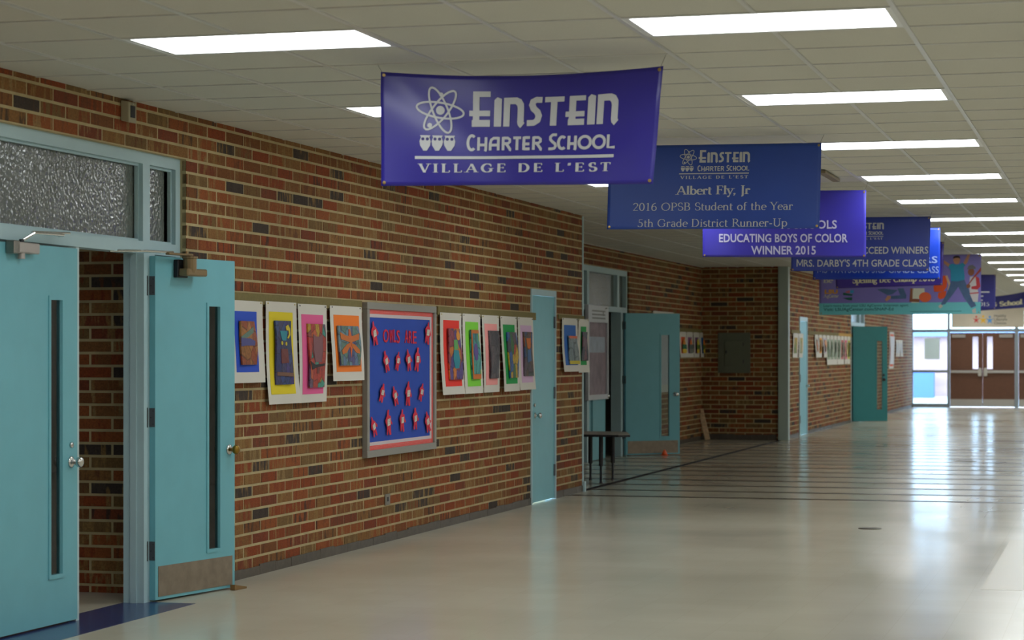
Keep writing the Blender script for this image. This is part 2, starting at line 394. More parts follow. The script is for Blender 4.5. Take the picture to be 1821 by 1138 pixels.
# base tiles along the walls
def baseboard(name, label, axis, plane, sgn, spans, h=.066):
    e = None
    root = None
    for (a0, a1) in spans:
        a = a0; 
        while a < a1 - .02:
            b = min(a + .2955, a1); l, hh = sorted((plane - sgn * .004, plane + sgn * (.008 + random.uniform(0, .003)))); z = h + random.uniform(-.008, .006)
            mb = MB(); mb.box(l, hh, a + .0015, b - .0015, 0, z) if axis == 'y' else mb.box(a + .0015, b - .0015, l, hh, 0, z)
            if root is None:
                root = mb.build(name, BASE); tag(root, label, kind='structure')
            else: mb.build('base_tile', BASE, root)
            a = b
baseboard('baseboard_left', 'dark base tile course under the near brick wall', 'y', XW, 1, [(12.9, 21.26), (22.29, 23.46)])
baseboard('baseboard_recess', 'dark base tile course of the recess', 'y', XA, 1, [(32.25, 38.08)])
baseboard('baseboard_return', 'dark base tile course under the electrical panel wall', 'x', RC1, -1, [(XA, XW - .08)], .1)
baseboard('baseboard_far', 'base tile course under the distant brick wall', 'y', XW, 1, [(38.4, 40.26), (41.34, 48.28), (50.92, 62.9)])

# ------------------------------------------------------------------ trim
o = MB().box(XW - .05, XW + .006, RC0 - .05, RC0 + .006, .0, H - .002).build('trim_1', FRAME); tag(o, 'pale metal corner guard at the end of the near brick wall', kind='structure')
bx('foot_block', FRAME, (XW - .06, XW + .03, RC0 - .045, RC0 + .02, 0, .11), o)
o = MB().box(-5.73, -5.55, RC1 - .06, RC1 + .12, 0, H).build('trim_2', COLUMN, bevel=.008); tag(o, 'grey green steel column at the far side of the recess', kind='structure')
def strip(n, y0, y1, z0, z1, m, label, x=XW): tag(bx('trim_%d' % n, m, (x - .004, x + .018, y0, y1, z0, z1), bevel=.002), label, kind='structure')
strip(3, 13.2, 16.16, 1.842, 1.915, OLIVE, 'olive tack strip between the open door and the bulletin board')
strip(4, 18.13, 21.42, 1.842, 1.915, OLIVE, 'olive tack strip between the bulletin board and the narrow door')
strip(5, 22.36, 23.49, 1.868, 1.915, OLIVE, 'short olive tack strip at the wall corner')
strip(6, 36.0, 38.08, 1.862, 1.93, OLIVE, 'olive tack strip in the recess', XA)
strip(7, 39.2, 40.26, 1.86, 1.93, OLIVE, 'short olive tack strip beyond the column')
strip(8, 41.45, 46.0, 1.86, 1.93, OLIVE, 'olive tack strip over the row of narrow drawings')
strip(9, 46.0, 48.26, 1.86, 1.93, TAN, 'tan wooden strip beside the far open door')

# ------------------------------------------------------------------ doors
def knob_set(parent, x, z, m, face=0.0, out=-1, rm=None):
    k = MB().lathe([(.012, 0), (.012, .028), (.02, .034), (.029, .046), (.031, .058), (.026, .068), (.012, .074)], (x, face, z), (0, out, 0), 16).build('knob', m, parent, smooth=True)
    MB().lathe([(.033, 0), (.033, .006), (.02, .012)], (x, face, z), (0, out, 0), 18).build('rosette', rm or m, k, smooth=True)
    return k
def hinge(parent, x, z, t=.045):
    """butt hinge: one leaf on the door edge, one on the jamb face, knuckle between"""
    h = MB().box(x - .003, x, .002, t - .002, z - .057, z + .057).build('hinge', HINGE, parent)
    MB().box(x - .066, x - .062, t - .01, t + .042, z - .057, z + .057).build('hinge_leaf', HINGE, h)
    MB().tube([(x - .03, t - .002, z - .06), (x - .03, t - .002, z + .06)], .009, 8).build('hinge_pin', DARKMETAL, h)
    sc = MB()
    for dz in (-.04, 0, .04): sc.lathe([(.004, 0), (.003, .0015)], (x - .003, .014 + .016 * (dz == 0), z + dz), (-1, 0, 0), 6)
    q = sc.build('hinge_screws', DARKMETAL, h); q['kind'] = 'stuff'
def leaf(name, label, loc, phi, w=.875, h=2.10, m=None, lite=(.6, .74, .29, 1.80), kick=True, knob=None, knob_m=CHROME, rose_m=None, hinges=(.31, 1.12, 1.92), t=.045, flat=False, z0=.012):
    """Door leaf: local x runs from the hinge, visible face at local y = 0."""
    m = m or TEAL
    r = empty(name, loc, math.pi / 2 - phi if not flat else 0); tag(r, label, kind='structure')
    p = MB()
    if lite:
        a, b, c, d = lite
        for (ya, yb, g) in ((0, t * .45, 0), (t * .45, t, .045)):      # rebated vision panel
            A_, B_, C_, D_ = a - g, b + g, c - g, d + g
            p.box(0, A_, ya, yb, z0, h).box(B_, w, ya, yb, z0, h).box(A_, B_, ya, yb, z0, C_).box(A_, B_, ya, yb, D_, h)
    else: p.box(0, w, 0, t, z0, h)
    p.build('door_panel', m, r)
    if lite:
        e = .022; f = MB()
        f.box(a - e, b + e, -.006, 0, c - e, c).box(a - e, b + e, -.006, 0, d, d + e).box(a - e, a, -.006, 0, c, d).box(b, b + e, -.006, 0, c, d)
        f.build('lite_frame', m, r)
        bx('glass_pane', CLEAR, (a, b, t * .3, t * .3 + .005, c, d), r)
    if kick:
        k = bx('kick_plate', KICK, (.03, w - .03, -.003, 0, .03, .215), r)
    if knob: knob_set(r, knob[0], knob[1], knob_m, rm=rose_m)
    for z in hinges: hinge(r, 0.0, z)
    return r
def frame_member(parent, name, a, m=None): return bx(name, m or FRAME, a, parent)

# --- door group at the left edge: window_1 holds frame and transom
XF = -5.722
f1 = empty('window_1', (XF, 12.3, 0)); tag(f1, 'pale blue steel door frame with patterned glass transom over the left double door', kind='structure')
def fm(parent, n, x0, x1, y0, y1, z0, z1, m=None):
    ox, oy, oz = parent.location; return bx(n, m or FRAME, (x0 - ox, x1 - ox, y0 - oy, y1 - oy, z0 - oz, z1 - oz), parent)
D1 = XF - .115
fm(f1, 'head', D1, XF, 9.2, 12.87, 2.66, 2.7306); fm(f1, 'jamb', D1, XF, 12.80, 12.87, 0, 2.66)
fm(f1, 'transom_bar', D1, XF, 9.2, 12.8, 2.115, 2.19)
fm(f1, 'mullion', D1, XF, 12.32, 12.42, 2.19, 2.66)
fm(f1, 'door_post', -5.825, -5.69, 12.265, 12.42, 0, 2.115)
fm(f1, 'door_stop', -5.775, -5.735, 12.25, 12.265, 0, 2.115)
for (y0, y1) in ((9.3, 12.32), (12.42, 12.8)):
    g = MB()
    e = .014
    for a in ((y0, y1, 2.19, 2.19 + e), (y0, y1, 2.66 - e, 2.66), (y0, y0 + e, 2.19 + e, 2.66 - e), (y1 - e, y1, 2.19 + e, 2.66 - e)):
        g.box(-.05, -.028, a[0] - 12.3, a[1] - 12.3, a[2], a[3])
    g.build('glazing_bead', FRAME, f1)
    fm(f1, 'patterned_pane', XF - .066, XF - .058, y0, y1, 2.19, 2.66, RAIN)
fm(f1, 'sidelight_panel', XF - .07, XF - .055, 12.42, 12.8, 0, 2.115)
# left leaf, ajar
d1 = leaf('door_1', 'teal door leaf at the left edge, standing slightly ajar', (-5.705, 10.49, 0), math.radians(1.6), lite=(.565, .695, .285, 1.805), kick=False, knob=(.80, .90), hinges=(.31, 1.12, 1.92))
bx('astragal', mat('pale_edge_strip', (188, 206, 208), .4), (.862, .898, .002, .05, .0, 2.108), d1)
MB().lathe([(.017, 0), (.016, .01), (.006, .012)], (.80, 0, .995), (0, -1, 0), 14).build('lock_cylinder', CHROME, d1, smooth=True)
def closer(parent, x, z, m, arm_pts, boxed):
    b = MB().box(x, x + .27, -.052, -.004, z, z + .058).build('closer', m, parent, bevel=.006)
    MB().lathe([(.02, 0), (.018, .04)], (x + .11, -.028, z - .03), (0, 0, 1), 12).build('closer_cap', m, b)
    MB().box(x - .012, x + .05, -.056, -.003, z - .006, z + .064).build('closer_end', STEEL, b, bevel=.004)
    MB().tube(arm_pts, .008, 8).build('closer_arm', CHROME, b)
    MB().lathe([(.014, 0), (.014, .03)], (arm_pts[0][0], arm_pts[0][1], arm_pts[0][2] - .02), (0, 0, 1), 10).build('closer_joint', DARKMETAL, b)
    return b
closer(d1, .09, 2.045, mat('silver_closer_paint', (178, 170, 164), .4, .3), [(.2, -.03, 2.11), (.26, -.07, 2.155), (.62, -.05, 2.163), (.7, .02, 2.163)], 1)
MB().tube([(.24, -.07, 2.160), (.72, -.035, 2.178)], .006, 8).build('closer_forearm', CHROME, d1)
# right leaf, folded back against the wall
d2 = leaf('door_2', 'teal door leaf swung open flat toward the brick wall', (-5.648, 12.335, 0), math.radians(10.5), lite=(.575, .70, .275, 1.805), knob=(.81, .895), knob_m=BRASS, rose_m=CHROME)
BZ = mat('bronze_closer_paint', (140, 118, 84), .4, .4)
cb = MB().box(.20, .42, -.1, -.03, 1.985, 2.03).build('closer', BZ, d2, bevel=.008)
MB().lathe([(.036, 0), (.042, .02), (.042, .085), (.05, .09), (.05, .1)], (.27, -.068, 2.005), (0, 0, 1), 14).build('closer_spring_case', BZ, cb, smooth=False)
MB().box(.19, .30, -.035, 0, 1.975, 2.085).build('closer_bracket', DARKMETAL, cb, bevel=.004)
MB().box(.04, .30, -.075, -.045, 2.108, 2.122).build('closer_arm', BZ, cb, bevel=.003)
MB().tube([(.10, -.06, 2.125), (-.22, -.05, 2.12), (-.42, .03, 2.115)], .008, 8).build('closer_forearm', CHROME, cb)
w = MB().prism([(0, 0), (.14, 0), (.14, .012), (0, .035)], lambda a, z: (-.0, a, z), lambda a, z: (.035, a, z)).build('door_wedge', mat('worn_wood', (128, 98, 56), .7))
w.location = (-5.475, 13.09, .001); w.rotation_euler = (0, 0, math.radians(-10)); tag(w, 'small wooden wedge holding the folded-back teal door', 'door wedge')

# --- narrow closed door
f3 = empty('door_3', (XW, 21.77, 0)); tag(f3, 'closed narrow teal door in the brick wall', kind='structure')
fm(f3, 'jamb', XW - .1, XW + .012, 21.27, 21.305, 0, 2.155); fm(f3, 'jamb', XW - .1, XW + .012, 22.235, 22.27, 0, 2.155); fm(f3, 'head', XW - .1, XW + .012, 21.305, 22.235, 2.095, 2.155)
fm(f3, 'door_panel', XW - .045, XW - .002, 21.31, 22.23, .012, 2.09, TEAL)
k = MB().lathe([(.03, 0), (.03, .006), (.012, .008), (.012, .03), (.028, .045), (.03, .058), (.02, .07)], (-.002, 21.45 - 21.77, .885), (1, 0, 0), 14).build('knob', CHROME, f3, smooth=True)
MB().lathe([(.02, 0), (.018, .012)], (-.002, 21.42 - 21.77, .99), (1, 0, 0), 12).build('lock_cylinder', CHROME, f3)
for z in (.30, 1.1, 1.83):
    fm(f3, 'hinge', XW - .002, XW + .012, 22.205, 22.25, z - .06, z + .06, HINGE)

# --- recess door group
RF = XA - .03
f4 = empty('window_2', (RF, 31.0, 0)); tag(f4, 'pale steel door frame with patterned transom glass in the recess', kind='structure')
fm(f4, 'head', RF - .11, RF, 29.2, 32.22, 2.65, 2.7306); fm(f4, 'jamb', RF - .11, RF, 32.14, 32.22, 0, 2.65); fm(f4, 'jamb', RF - .11, RF, 29.2, 29.3, 0, 2.65)
fm(f4, 'transom_bar', RF - .11, RF, 29.3, 32.14, 2.11, 2.185); fm(f4, 'mullion', RF - .11, RF, 31.55, 31.68, 2.185, 2.65); fm(f4, 'mullion', RF - .11, RF, 29.65, 29.78, 2.185, 2.65)
fm(f4, 'door_post', RF - .13, RF + .02, 31.70, 31.83, 0, 2.11)
fm(f4, 'door_post', RF - .11, RF, 29.65, 29.78, 0, 2.11)
for (y0, y1) in ((29.3, 29.65), (29.78, 31.55), (31.68, 32.14)): fm(f4, 'patterned_pane', RF - .066, RF - .058, y0, y1, 2.185, 2.65, RAIN)
fm(f4, 'sidelight_panel', RF - .07, RF - .05, 31.83, 32.14, 0, 2.11)
d5 = leaf('door_5', 'closed teal leaf in the recess, half hidden by the framed notice case', (RF - .005, 29.79, 0), 0.0, w=1.0, kick=False, lite=(.1, .2, .3, 1.8), knob=(.95, .9), hinges=())
d4 = leaf('door_4', 'teal door standing open in the recess with steel kick plate', (XA + .045, 31.79, 0), math.radians(48), w=.92, lite=(.60, .735, .28, 1.78), knob=(.84, .9), h=2.1)
closer(d5, .62, 2.04, MATS['silver_closer_paint'], [(.7, -.03, 2.11), (.8, -.06, 2.15), (1.1, -.03, 2.15)], 1)

# --- far narrow door, far open door
f6 = empty('door_6', (XW, 40.8, 0)); tag(f6, 'pale teal narrow door in the wall just beyond the grey column', kind='structure')
fm(f6, 'jamb', XW - .1, XW + .015, 40.28, 40.33, 0, 2.18); fm(f6, 'jamb', XW - .1, XW + .015, 41.27, 41.32, 0, 2.18); fm(f6, 'head', XW - .1, XW + .015, 40.33, 41.27, 2.1, 2.18)
fm(f6, 'door_panel', XW - .045, XW + .004, 40.34, 41.26, .012, 2.09, TEAL)
MB().lathe([(.03, 0), (.012, .01), (.012, .03), (.03, .05), (.02, .07)], (.004, .38, .9), (1, 0, 0), 12).build('knob', CHROME, f6, smooth=True)
for z in (.3, 1.05, 1.85): fm(f6, 'hinge', XW + .004, XW + .02, 40.29, 40.36, z - .07, z + .07, HINGE)
f7 = empty('window_3', (XW, 49.6, 0)); tag(f7, 'pale steel frame with clear transom over the far open door', kind='structure')
fm(f7, 'head', XW - .1, XW + .004, 48.3, 50.9, 2.65, 2.7306); fm(f7, 'jamb', XW - .1, XW + .004, 48.3, 48.38, 0, 2.65); fm(f7, 'jamb', XW - .1, XW + .004, 50.82, 50.9, 0, 2.65)
fm(f7, 'transom_bar', XW - .1, XW + .004, 48.38, 50.82, 2.11, 2.19); fm(f7, 'mullion', XW - .1, XW + .004, 49.9, 50.0, 0, 2.65)
fm(f7, 'patterned_pane', XW - .05, XW - .045, 48.38, 49.9, 2.19, 2.65, RAIN); fm(f7, 'patterned_pane', XW - .05, XW - .045, 50.0, 50.82, 2.19, 2.65, RAIN); fm(f7, 'sidelight_panel', XW - .06, XW - .045, 50.0, 50.82, 0, 2.11)
d7 = leaf('door_7', 'teal door with shadow painted into its colour, standing open into the far corridor', (-5.70, 48.84, 0), math.radians(63), w=.80, lite=(.555, .68, .27, 1.78), kick=False, m=TEAL_SHADED, knob=(.71, .93), knob_m=DARKMETAL, h=2.1)
MB().lathe([(.03, 0), (.026, .02)], (.71, 0, 1.03), (0, -1, 0), 12).build('lock_cylinder', DARKMETAL, d7)

# ------------------------------------------------------------------ glazed end wall
BROWN = mat('brown_door_paint', (112, 74, 54), .45, noise=.08, nscale=10)
ALU = mat('grey_aluminium_frame', (150, 160, 164), .4, .3)
we = MB().box(XW - .2, XR + .3, YE - .0, YE + .25, 2.80, H + .05).box(-.62, XR + .3, YE, YE + .25, 0, 2.80).build('wall_end', mat('cream_panel', (214, 206, 186), .6)); tag(we, 'cream panelled wall over and beside the far exit doors', kind='structure')
f8 = empty('window_4', (-4.7, YE, 0)); tag(f8, 'grey aluminium framed glass sidelight and door frame at the far exit', kind='structure')
def em(n, x0, x1, z0, z1, m=None, y0=-.04, y1=.07): return fm(f8, n, x0, x1, YE + y0, YE + y1, z0, z1, m or ALU)
for (x0, x1, z0, z1) in ((-5.74, -5.665, 0, 2.8), (-4.72, -4.645, 0, 2.8), (-2.87, -2.77, 0, 2.8), (-.98, -.89, 0, 2.8)): em('mullion', x0, x1, z0, z1)
em('transom_bar', -5.665, -4.72, 2.10, 2.175); em('transom_bar', -4.645, -2.87, 2.10, 2.20); em('transom_bar', -2.77, -.98, 2.10, 2.20)
em('rail', -5.665, -4.72, .965, 1.037); em('sill', -5.665, -4.72, 0, .1); em('head', -5.665, -.62, 2.72, 2.8)
em('glass_pane', -5.665, -4.72, .1, .965, CLEAR, 0, .008); em('glass_pane', -5.665, -4.72, 1.037, 2.10, CLEAR, 0, .008); em('glass_pane', -5.665, -4.72, 2.175, 2.72, CLEAR, 0, .008)
em('glass_pane', -4.645, -2.87, 2.20, 2.72, CLEAR, 0, .008); em('glass_pane', -2.77, -.98, 2.20, 2.72, CLEAR, 0, .008); em('glass_pane', -.89, -.62, 0, 2.72, CLEAR, 0, .008)
def exit_leaf(n, label, x0, w, lite_left):
    lx = .07 if lite_left else w - .07 - .152
    r = leaf('door_%d' % n, label, (x0, YE - .005, 0), 0, w=w, h=2.085, m=BROWN, lite=(lx + (.05 if lite_left else -.05), lx + .152 + (.05 if lite_left else -.05), 1.07, 1.975), kick=False, hinges=(), flat=True, t=.045)
    bx('kick_plate', mat('pale_kick_plate', (190, 186, 178), .4, .2), (.01, w - .01, -.004, 0, .015, .225), r)
    b = MB().box(.02, w - .02, -.075, -.045, .96, 1.03).box(.02, .06, -.045, 0, .96, 1.03).box(w - .06, w - .02, -.045, 0, .96, 1.03).build('push_bar', mat('pale_push_bar', (196, 192, 186), .4, .2), r, bevel=.004)
    ex = .03 if lite_left else w - .12
    MB().box(ex, ex + .09, -.09, 0, .87, 1.10).build('push_bar_lock', mat('pale_lock_case', (196, 192, 182), .4), b, bevel=.012)
    cx = w - .42 if lite_left else .05
    c = MB().box(cx, cx + .37, -.06, 0, 1.945, 2.04).build('closer', MATS['silver_closer_paint'], r, bevel=.006)
    MB().tube([(cx + .18, -.03, 2.045), (cx + (.0 if lite_left else .4), -.14, 2.07), (cx + .2, -.02, 2.08)], .01, 6).build('closer_arm', STEEL, c)
exit_leaf(8, 'brown exit door with narrow glass, left leaf of the far pair', -4.64, .892, False)
exit_leaf(9, 'brown exit door with narrow glass, right leaf of the far pair', -3.744, .87, True)
exit_leaf(10, 'brown exit door cut off by the right edge of the picture', -2.765, .885, False)
exit_leaf(11, 'brown exit door outside the picture beyond the far right', -1.875, .885, True)

# ------------------------------------------------------------------ outdoors
gd = MB().box(-40, 40, YE + .1, 110, -.2, -.03).build('ground', mat('pale_concrete', (170, 172, 172), .9, noise=.1, nscale=1)); tag(gd, 'pale concrete paving outside the exit doors', kind='structure')
ob = empty('brick_building', (-6, 78, 0)); tag(ob, 'sunlit brick building seen through the glass sidelight', 'building')
obm = mat('sunlit_brick', (176, 140, 136), .9, noise=.2, nscale=3)
bx('wall', obm, (-1.6, 8, 0, .3, 0, 2.1), ob); bx('fascia', mat('blue_grey_fascia', (110, 130, 160), .6), (-2.2, 8, -.3, .3, 2.1, 2.35), ob); bx('post', WHITE, (-1.95, -1.6, -.2, .2, 0, 2.1), ob); bx('bench', mat('blue_bench', (70, 100, 160), .6), (-1.2, -.2, -1.4, -.8, .0, .9), ob)
ob.children[0]['label'] = 'pinkish brick wall'
TP = bpy.data.materials.new('thin_paper'); TP.use_nodes = True; _n = TP.node_tree
_d = _n.nodes.new('ShaderNodeBsdfDiffuse'); _t = _n.nodes.new('ShaderNodeBsdfTranslucent'); _m = _n.nodes.new('ShaderNodeMixShader')
_d.inputs[0].default_value = _t.inputs[0].default_value = lin((226, 224, 214)); _m.inputs[0].default_value = .4
_n.links.new(_d.outputs[0], _m.inputs[1]); _n.links.new(_t.outputs[0], _m.inputs[2]); _n.links.new(_m.outputs[0], [q for q in _n.nodes if q.type == 'OUTPUT_MATERIAL'][0].inputs[0])
np_ = bx('notice_sheet', TP, (-5.35, -4.93, YE - .006, YE - .002, 1.34, 1.93)); tag(np_, 'white notice sheet taped to the glass sidelight', 'notice')

# ------------------------------------------------------------------ lettering: pen-drawn glyphs, cap height 1
def pen(pts, s, h):
    """broad pen: vertical strokes get width s, horizontal ones width h"""
    L, R = [], []
    for i, p in enumerate(pts):
        a = pts[max(i - 1, 0)]; b = pts[min(i + 1, len(pts) - 1)]
        dx, dy = b[0] - a[0], b[1] - a[1]; n = math.hypot(dx, dy) or 1; dx /= n; dy /= n
        w = (h + (s - h) * abs(dy)) / 2
        L.append((p[0] - dy * w, p[1] + dx * w)); R.append((p[0] + dy * w, p[1] - dx * w))
    return [[L[i], L[i + 1], R[i + 1], R[i]] for i in range(len(pts) - 1)]
def arc(cx, cy, rx, ry, a0, a1, n=14):
    return [(cx + rx * math.cos(math.radians(a0 + (a1 - a0) * i / n)), cy + ry * math.sin(math.radians(a0 + (a1 - a0) * i / n))) for i in range(n + 1)]
X_ = .66
SERIF = {
 'A': ('D.05,0,.38,1,0 D.70,0,.38,1,1 H.18,.57,.34 F.05,0 F.70,0', .78), 'B': ('V.14,0,1 H.03,.32,.98 H.14,.32,.53 H.03,.34,.02 A.31,.755,.19,.225,-90,90 A.33,.275,.22,.255,-90,90', .64),
 'C': ('A.42,.5,.34,.49,45,315 Q.67,.72,1', .76), 'D': ('V.14,0,1 H.03,.34,.98 H.03,.34,.02 A.33,.5,.34,.48,-90,90', .78),
 'E': ('V.14,0,1 H.03,.54,.98 H.14,.44,.52 H.03,.57,.02 Q.54,.88,1 Q.57,.12,1 Q.44,.52,1', .64), 'F': ('V.14,0,1 H.03,.53,.98 H.14,.43,.52 F.14,0 Q.53,.88,1 Q.43,.52,1', .58),
 'G': ('A.42,.5,.34,.49,45,330 V.68,.1,.42 F.68,.43 Q.67,.76,1', .82), 'I': ('V.15,0,1 F.15,0 F.15,.97', .32), 'J': ('V.20,-.1,1 F.20,.97 A.08,-.1,.12,.14,-90,0', .36),
 'L': ('V.14,0,1 F.14,.97 H.03,.54,.02 Q.54,.14,1', .58), 'O': ('A.43,.5,.36,.49,0,360', .86), 'P': ('V.14,0,1 H.03,.32,.98 H.14,.32,.46 A.31,.72,.21,.26,-90,90 F.14,0', .58),
 'R': ('V.14,0,1 H.03,.32,.98 H.14,.32,.49 A.31,.735,.20,.245,-90,90 F.14,0 D.70,0,.30,.5,1 F.72,0', .70), 'S': ('A.28,.74,.19,.245,40,270 A.28,.255,.22,.245,90,-140 Q.43,.82,1 Q.10,.18,1', .54),
 'T': ('V.33,0,1 H.02,.64,.97 F.33,0 Q.03,.88,1 Q.63,.88,1', .66), 'U': ('V.14,.3,1 A.37,.3,.23,.29,180,360 W.60,.3,1 F.14,.97 F.60,.97', .74), 'V': ('D.37,0,.06,1,1 D.37,0,.66,1,0 F.06,.97 F.66,.97', .72),
 'Y': ('D.34,.45,.06,1,1 D.34,.45,.60,1,0 V.34,0,.48 F.06,.97 F.60,.97 F.34,0', .62), 'W': ('D.30,0,.06,1,1 D.30,0,.48,1,0 D.72,0,.48,1,1 D.72,0,.94,1,0 F.06,.97 F.94,.97', 1.0),
 'a': ('A.20,.50,.15,.15,20,150 V.36,.06,.5 A.22,.20,.15,.19,0,360 H.36,.44,.02', .47), 'b': ('V.10,0,1.02 A.28,.32,.20,.31,0,360 Q.05,.98,0', .53), 'c': ('A.26,.32,.20,.31,45,315', .44),
 'd': ('V.40,0,1.02 A.24,.32,.20,.31,0,360 H.40,.50,.02 Q.36,.98,0', .54), 'e': ('A.26,.32,.20,.31,5,310 H.08,.45,.36', .46), 'f': ('V.14,0,.82 A.28,.82,.14,.17,60,180 H.03,.30,.62 F.14,0', .31),
 'g': ('A.22,.42,.16,.21,0,360 A.22,-.10,.20,.14,0,360 A.14,.12,.06,.10,90,270 H.34,.46,.62', .46), 'h': ('V.10,0,1.02 A.27,.42,.16,.21,0,180 V.43,0,.42 F.10,0 F.43,0 Q.05,.98,0', .54),
 'i': ('V.12,0,.64 F.12,0 Q.07,.60,0 O.12,.86', .26), 'l': ('V.12,0,1.02 F.12,0 Q.07,.98,0', .26), 'm': ('V.10,0,.64 A.26,.42,.15,.21,0,180 V.41,0,.42 A.57,.42,.15,.21,0,180 V.72,0,.42 F.10,0 F.41,0 F.72,0', .84),
 'n': ('V.10,0,.64 A.27,.42,.16,.21,0,180 V.43,0,.42 F.10,0 F.43,0 Q.05,.60,0', .55), 'o': ('A.26,.32,.20,.31,0,360', .52), 'p': ('V.10,-.3,.64 A.28,.32,.20,.31,0,360 F.10,-.3 Q.05,.60,0', .53),
 'r': ('V.11,0,.64 A.26,.44,.14,.19,55,150 F.11,0 Q.06,.60,0 O.33,.56', .40), 's': ('A.18,.48,.12,.16,40,270 A.18,.17,.14,.16,90,-140', .36), 't': ('V.13,.12,.84 A.23,.12,.10,.11,180,310 H.03,.30,.62', .33),
 'u': ('V.10,.2,.64 A.26,.2,.16,.19,180,350 V.42,0,.64 Q.05,.60,0 Q.37,.60,0 H.42,.50,.02', .54), 'y': ('D.25,.02,.05,.64,1 D.14,-.28,.46,.64,0 O.10,-.26 F.05,.63 F.46,.63', .48),
 'v': ('D.25,0,.05,.64,1 D.25,0,.46,.64,0', .48),
 '0': ('A.27,.5,.21,.49,0,360', .55), '1': ('V.26,0,1 F.26,0 D.10,.84,.26,1,0', .50), '2': ('A.26,.74,.19,.24,170,-30 D.06,.03,.42,.62,0 H.05,.48,.04', .54), '5': ('H.14,.44,.95 W.14,.56,.96 A.22,.32,.22,.30,110,-150', .54),
 '6': ('A.28,.30,.20,.29,0,360 A.46,.42,.38,.55,95,185', .56), '3': ('A.22,.74,.17,.24,140,-90 A.22,.26,.21,.25,90,-140', .52), '4': ('V.36,0,1 H.04,.5,.28 D.06,.28,.36,1,0', .54),
 ',': ('O.10,.05 D.05,-.18,.11,.03,0', .22), '.': ('O.10,.05', .22), "'": ('D.06,.7,.10,1,1', .2), '-': ('h.04,.28,.34', .32), ' ': ('', .3)}
def serif(txt, s=.13, h=.055, track=0.0):
    polys = []; x = 0
    for ch in txt:
        spec, adv = SERIF[ch]
        for tok in spec.split():
            k = tok[0]; a = [float(v) for v in tok[1:].split(',')]
            if k == 'V': g = [[(a[0] - s / 2, a[1]), (a[0] + s / 2, a[1]), (a[0] + s / 2, a[2]), (a[0] - s / 2, a[2])]]
            elif k == 'W': g = [[(a[0] - h / 2, a[1]), (a[0] + h / 2, a[1]), (a[0] + h / 2, a[2]), (a[0] - h / 2, a[2])]]
            elif k == 'H': g = [[(a[0], a[2] - h / 2), (a[1], a[2] - h / 2), (a[1], a[2] + h / 2), (a[0], a[2] + h / 2)]]
            elif k == 'h': g = [[(a[0], a[2] - .05), (a[1], a[2] - .05), (a[1], a[2] + .05), (a[0], a[2] + .05)]]
            elif k == 'D': w = (s if a[4] else h * 1.2) / 2; g = [[(a[0] - w, a[1]), (a[0] + w, a[1]), (a[2] + w, a[3]), (a[2] - w, a[3])]]
            elif k == 'A': g = pen(arc(*a), s, h)
            elif k == 'F': w = s / 2 + .085; y = a[1]; g = [[(a[0] - w, y), (a[0] + w, y), (a[0] + w, y + h * .7), (a[0] - w, y + h * .7)]]
            elif k == 'Q':
                if a[2]: g = [[(a[0] - h * .5, a[1] - .1), (a[0] + h * .5, a[1] - .1), (a[0] + h * .5, a[1] + .1), (a[0] - h * .5, a[1] + .1)]]
                else: g = [[(a[0] - .06, a[1] - .02), (a[0] + .05, a[1] - .03), (a[0] + .05, a[1] + .04)]]
            elif k == 'O': g = [arc(a[0], a[1], s * .6, s * .6, 0, 330, 8)]
            polys += [[(px + x, py) for px, py in q] for q in g]
        x += adv + track
    return polys, x - track
DECO = {'C': ['A.5,.5,.42,.44,50,310'], 'H': ['.14,1 .14,0', '.86,1 .86,.06 .78,-.05', '.05,.42 .86,.42'], 'A': ['.12,0 .12,.5 .2,.78 .42,.92 .86,.92', '.86,1 .86,0', '.02,.4 .86,.4'],
        'R': ['.16,1 .16,0', '.16,.92 .6,.92 .8,.8 .8,.62 .6,.5 .2,.5', '.45,.5 .86,.06 .8,-.05'], 'T': ['.0,.92 1,.92', '.5,.92 .5,0'], 'E': ['.2,1 .2,0', '.2,.93 .95,.93', '.0,.45 .9,.45', '.2,.08 .95,.08'],
        'S': ['.95,.92 .45,.92 .2,.8 .2,.64 .45,.5 .75,.38 .85,.24 .7,.1 .4,.07 .0,.07'], 'O': ['A.5,.5,.43,.43,0,360'], 'L': ['.15,1 .15,.08 1,.08']}
def deco_word(items, base, wid):
    """items: (letter, x0, x1, y_top, y_bottom) in drawing units, y down"""
    out = []
    for ch, x0, x1, y0, y1 in items:
        for st in DECO[ch]:
            if st[0] == 'A': pts = arc(*[float(v) for v in st[1:].split(',')], n=24)
            else: pts = [tuple(float(v) for v in q.split(',')) for q in st.split()]
            out += pen([(x0 + p[0] * (x1 - x0), y1 - p[1] * (y1 - y0)) for p in pts], wid, wid)
    return out
def rect(x0, y0, x1, y1): return [(x0, y0), (x1, y0), (x1, y1), (x0, y1)]
def sans(txt, bold=.02, shear=0):
    cu = bpy.data.curves.new('t', 'FONT'); cu.body = txt; cu.size = 1; cu.offset = bold; cu.resolution_u = 3; cu.space_character = 1.02
    ob_ = bpy.data.objects.new('t', cu); COL.objects.link(ob_); bpy.context.view_layer.update()
    me = bpy.data.meshes.new_from_object(ob_.evaluated_get(bpy.context.evaluated_depsgraph_get()))
    polys = [[tuple(me.vertices[i].co[:2]) for i in p.vertices] for p in me.polygons]
    bpy.data.objects.remove(ob_); bpy.data.curves.remove(cu); bpy.data.meshes.remove(me)
    return polys
def sans_m(txt, bold):
    """a line that begins with a broad M, drawn with straight strokes"""
    m_ = [rect(0, 0, .11, .73), rect(.66, 0, .77, .73), [(.0, .73), (.13, .73), (.445, .12), (.325, .12)], [(.64, .73), (.77, .73), (.445, .12), (.325, .12)]]
    r_ = sans(txt, bold); a = min(p[0] for q in r_ for p in q)
    return m_ + [[(p[0] - a + .86, p[1]) for p in q] for q in r_]
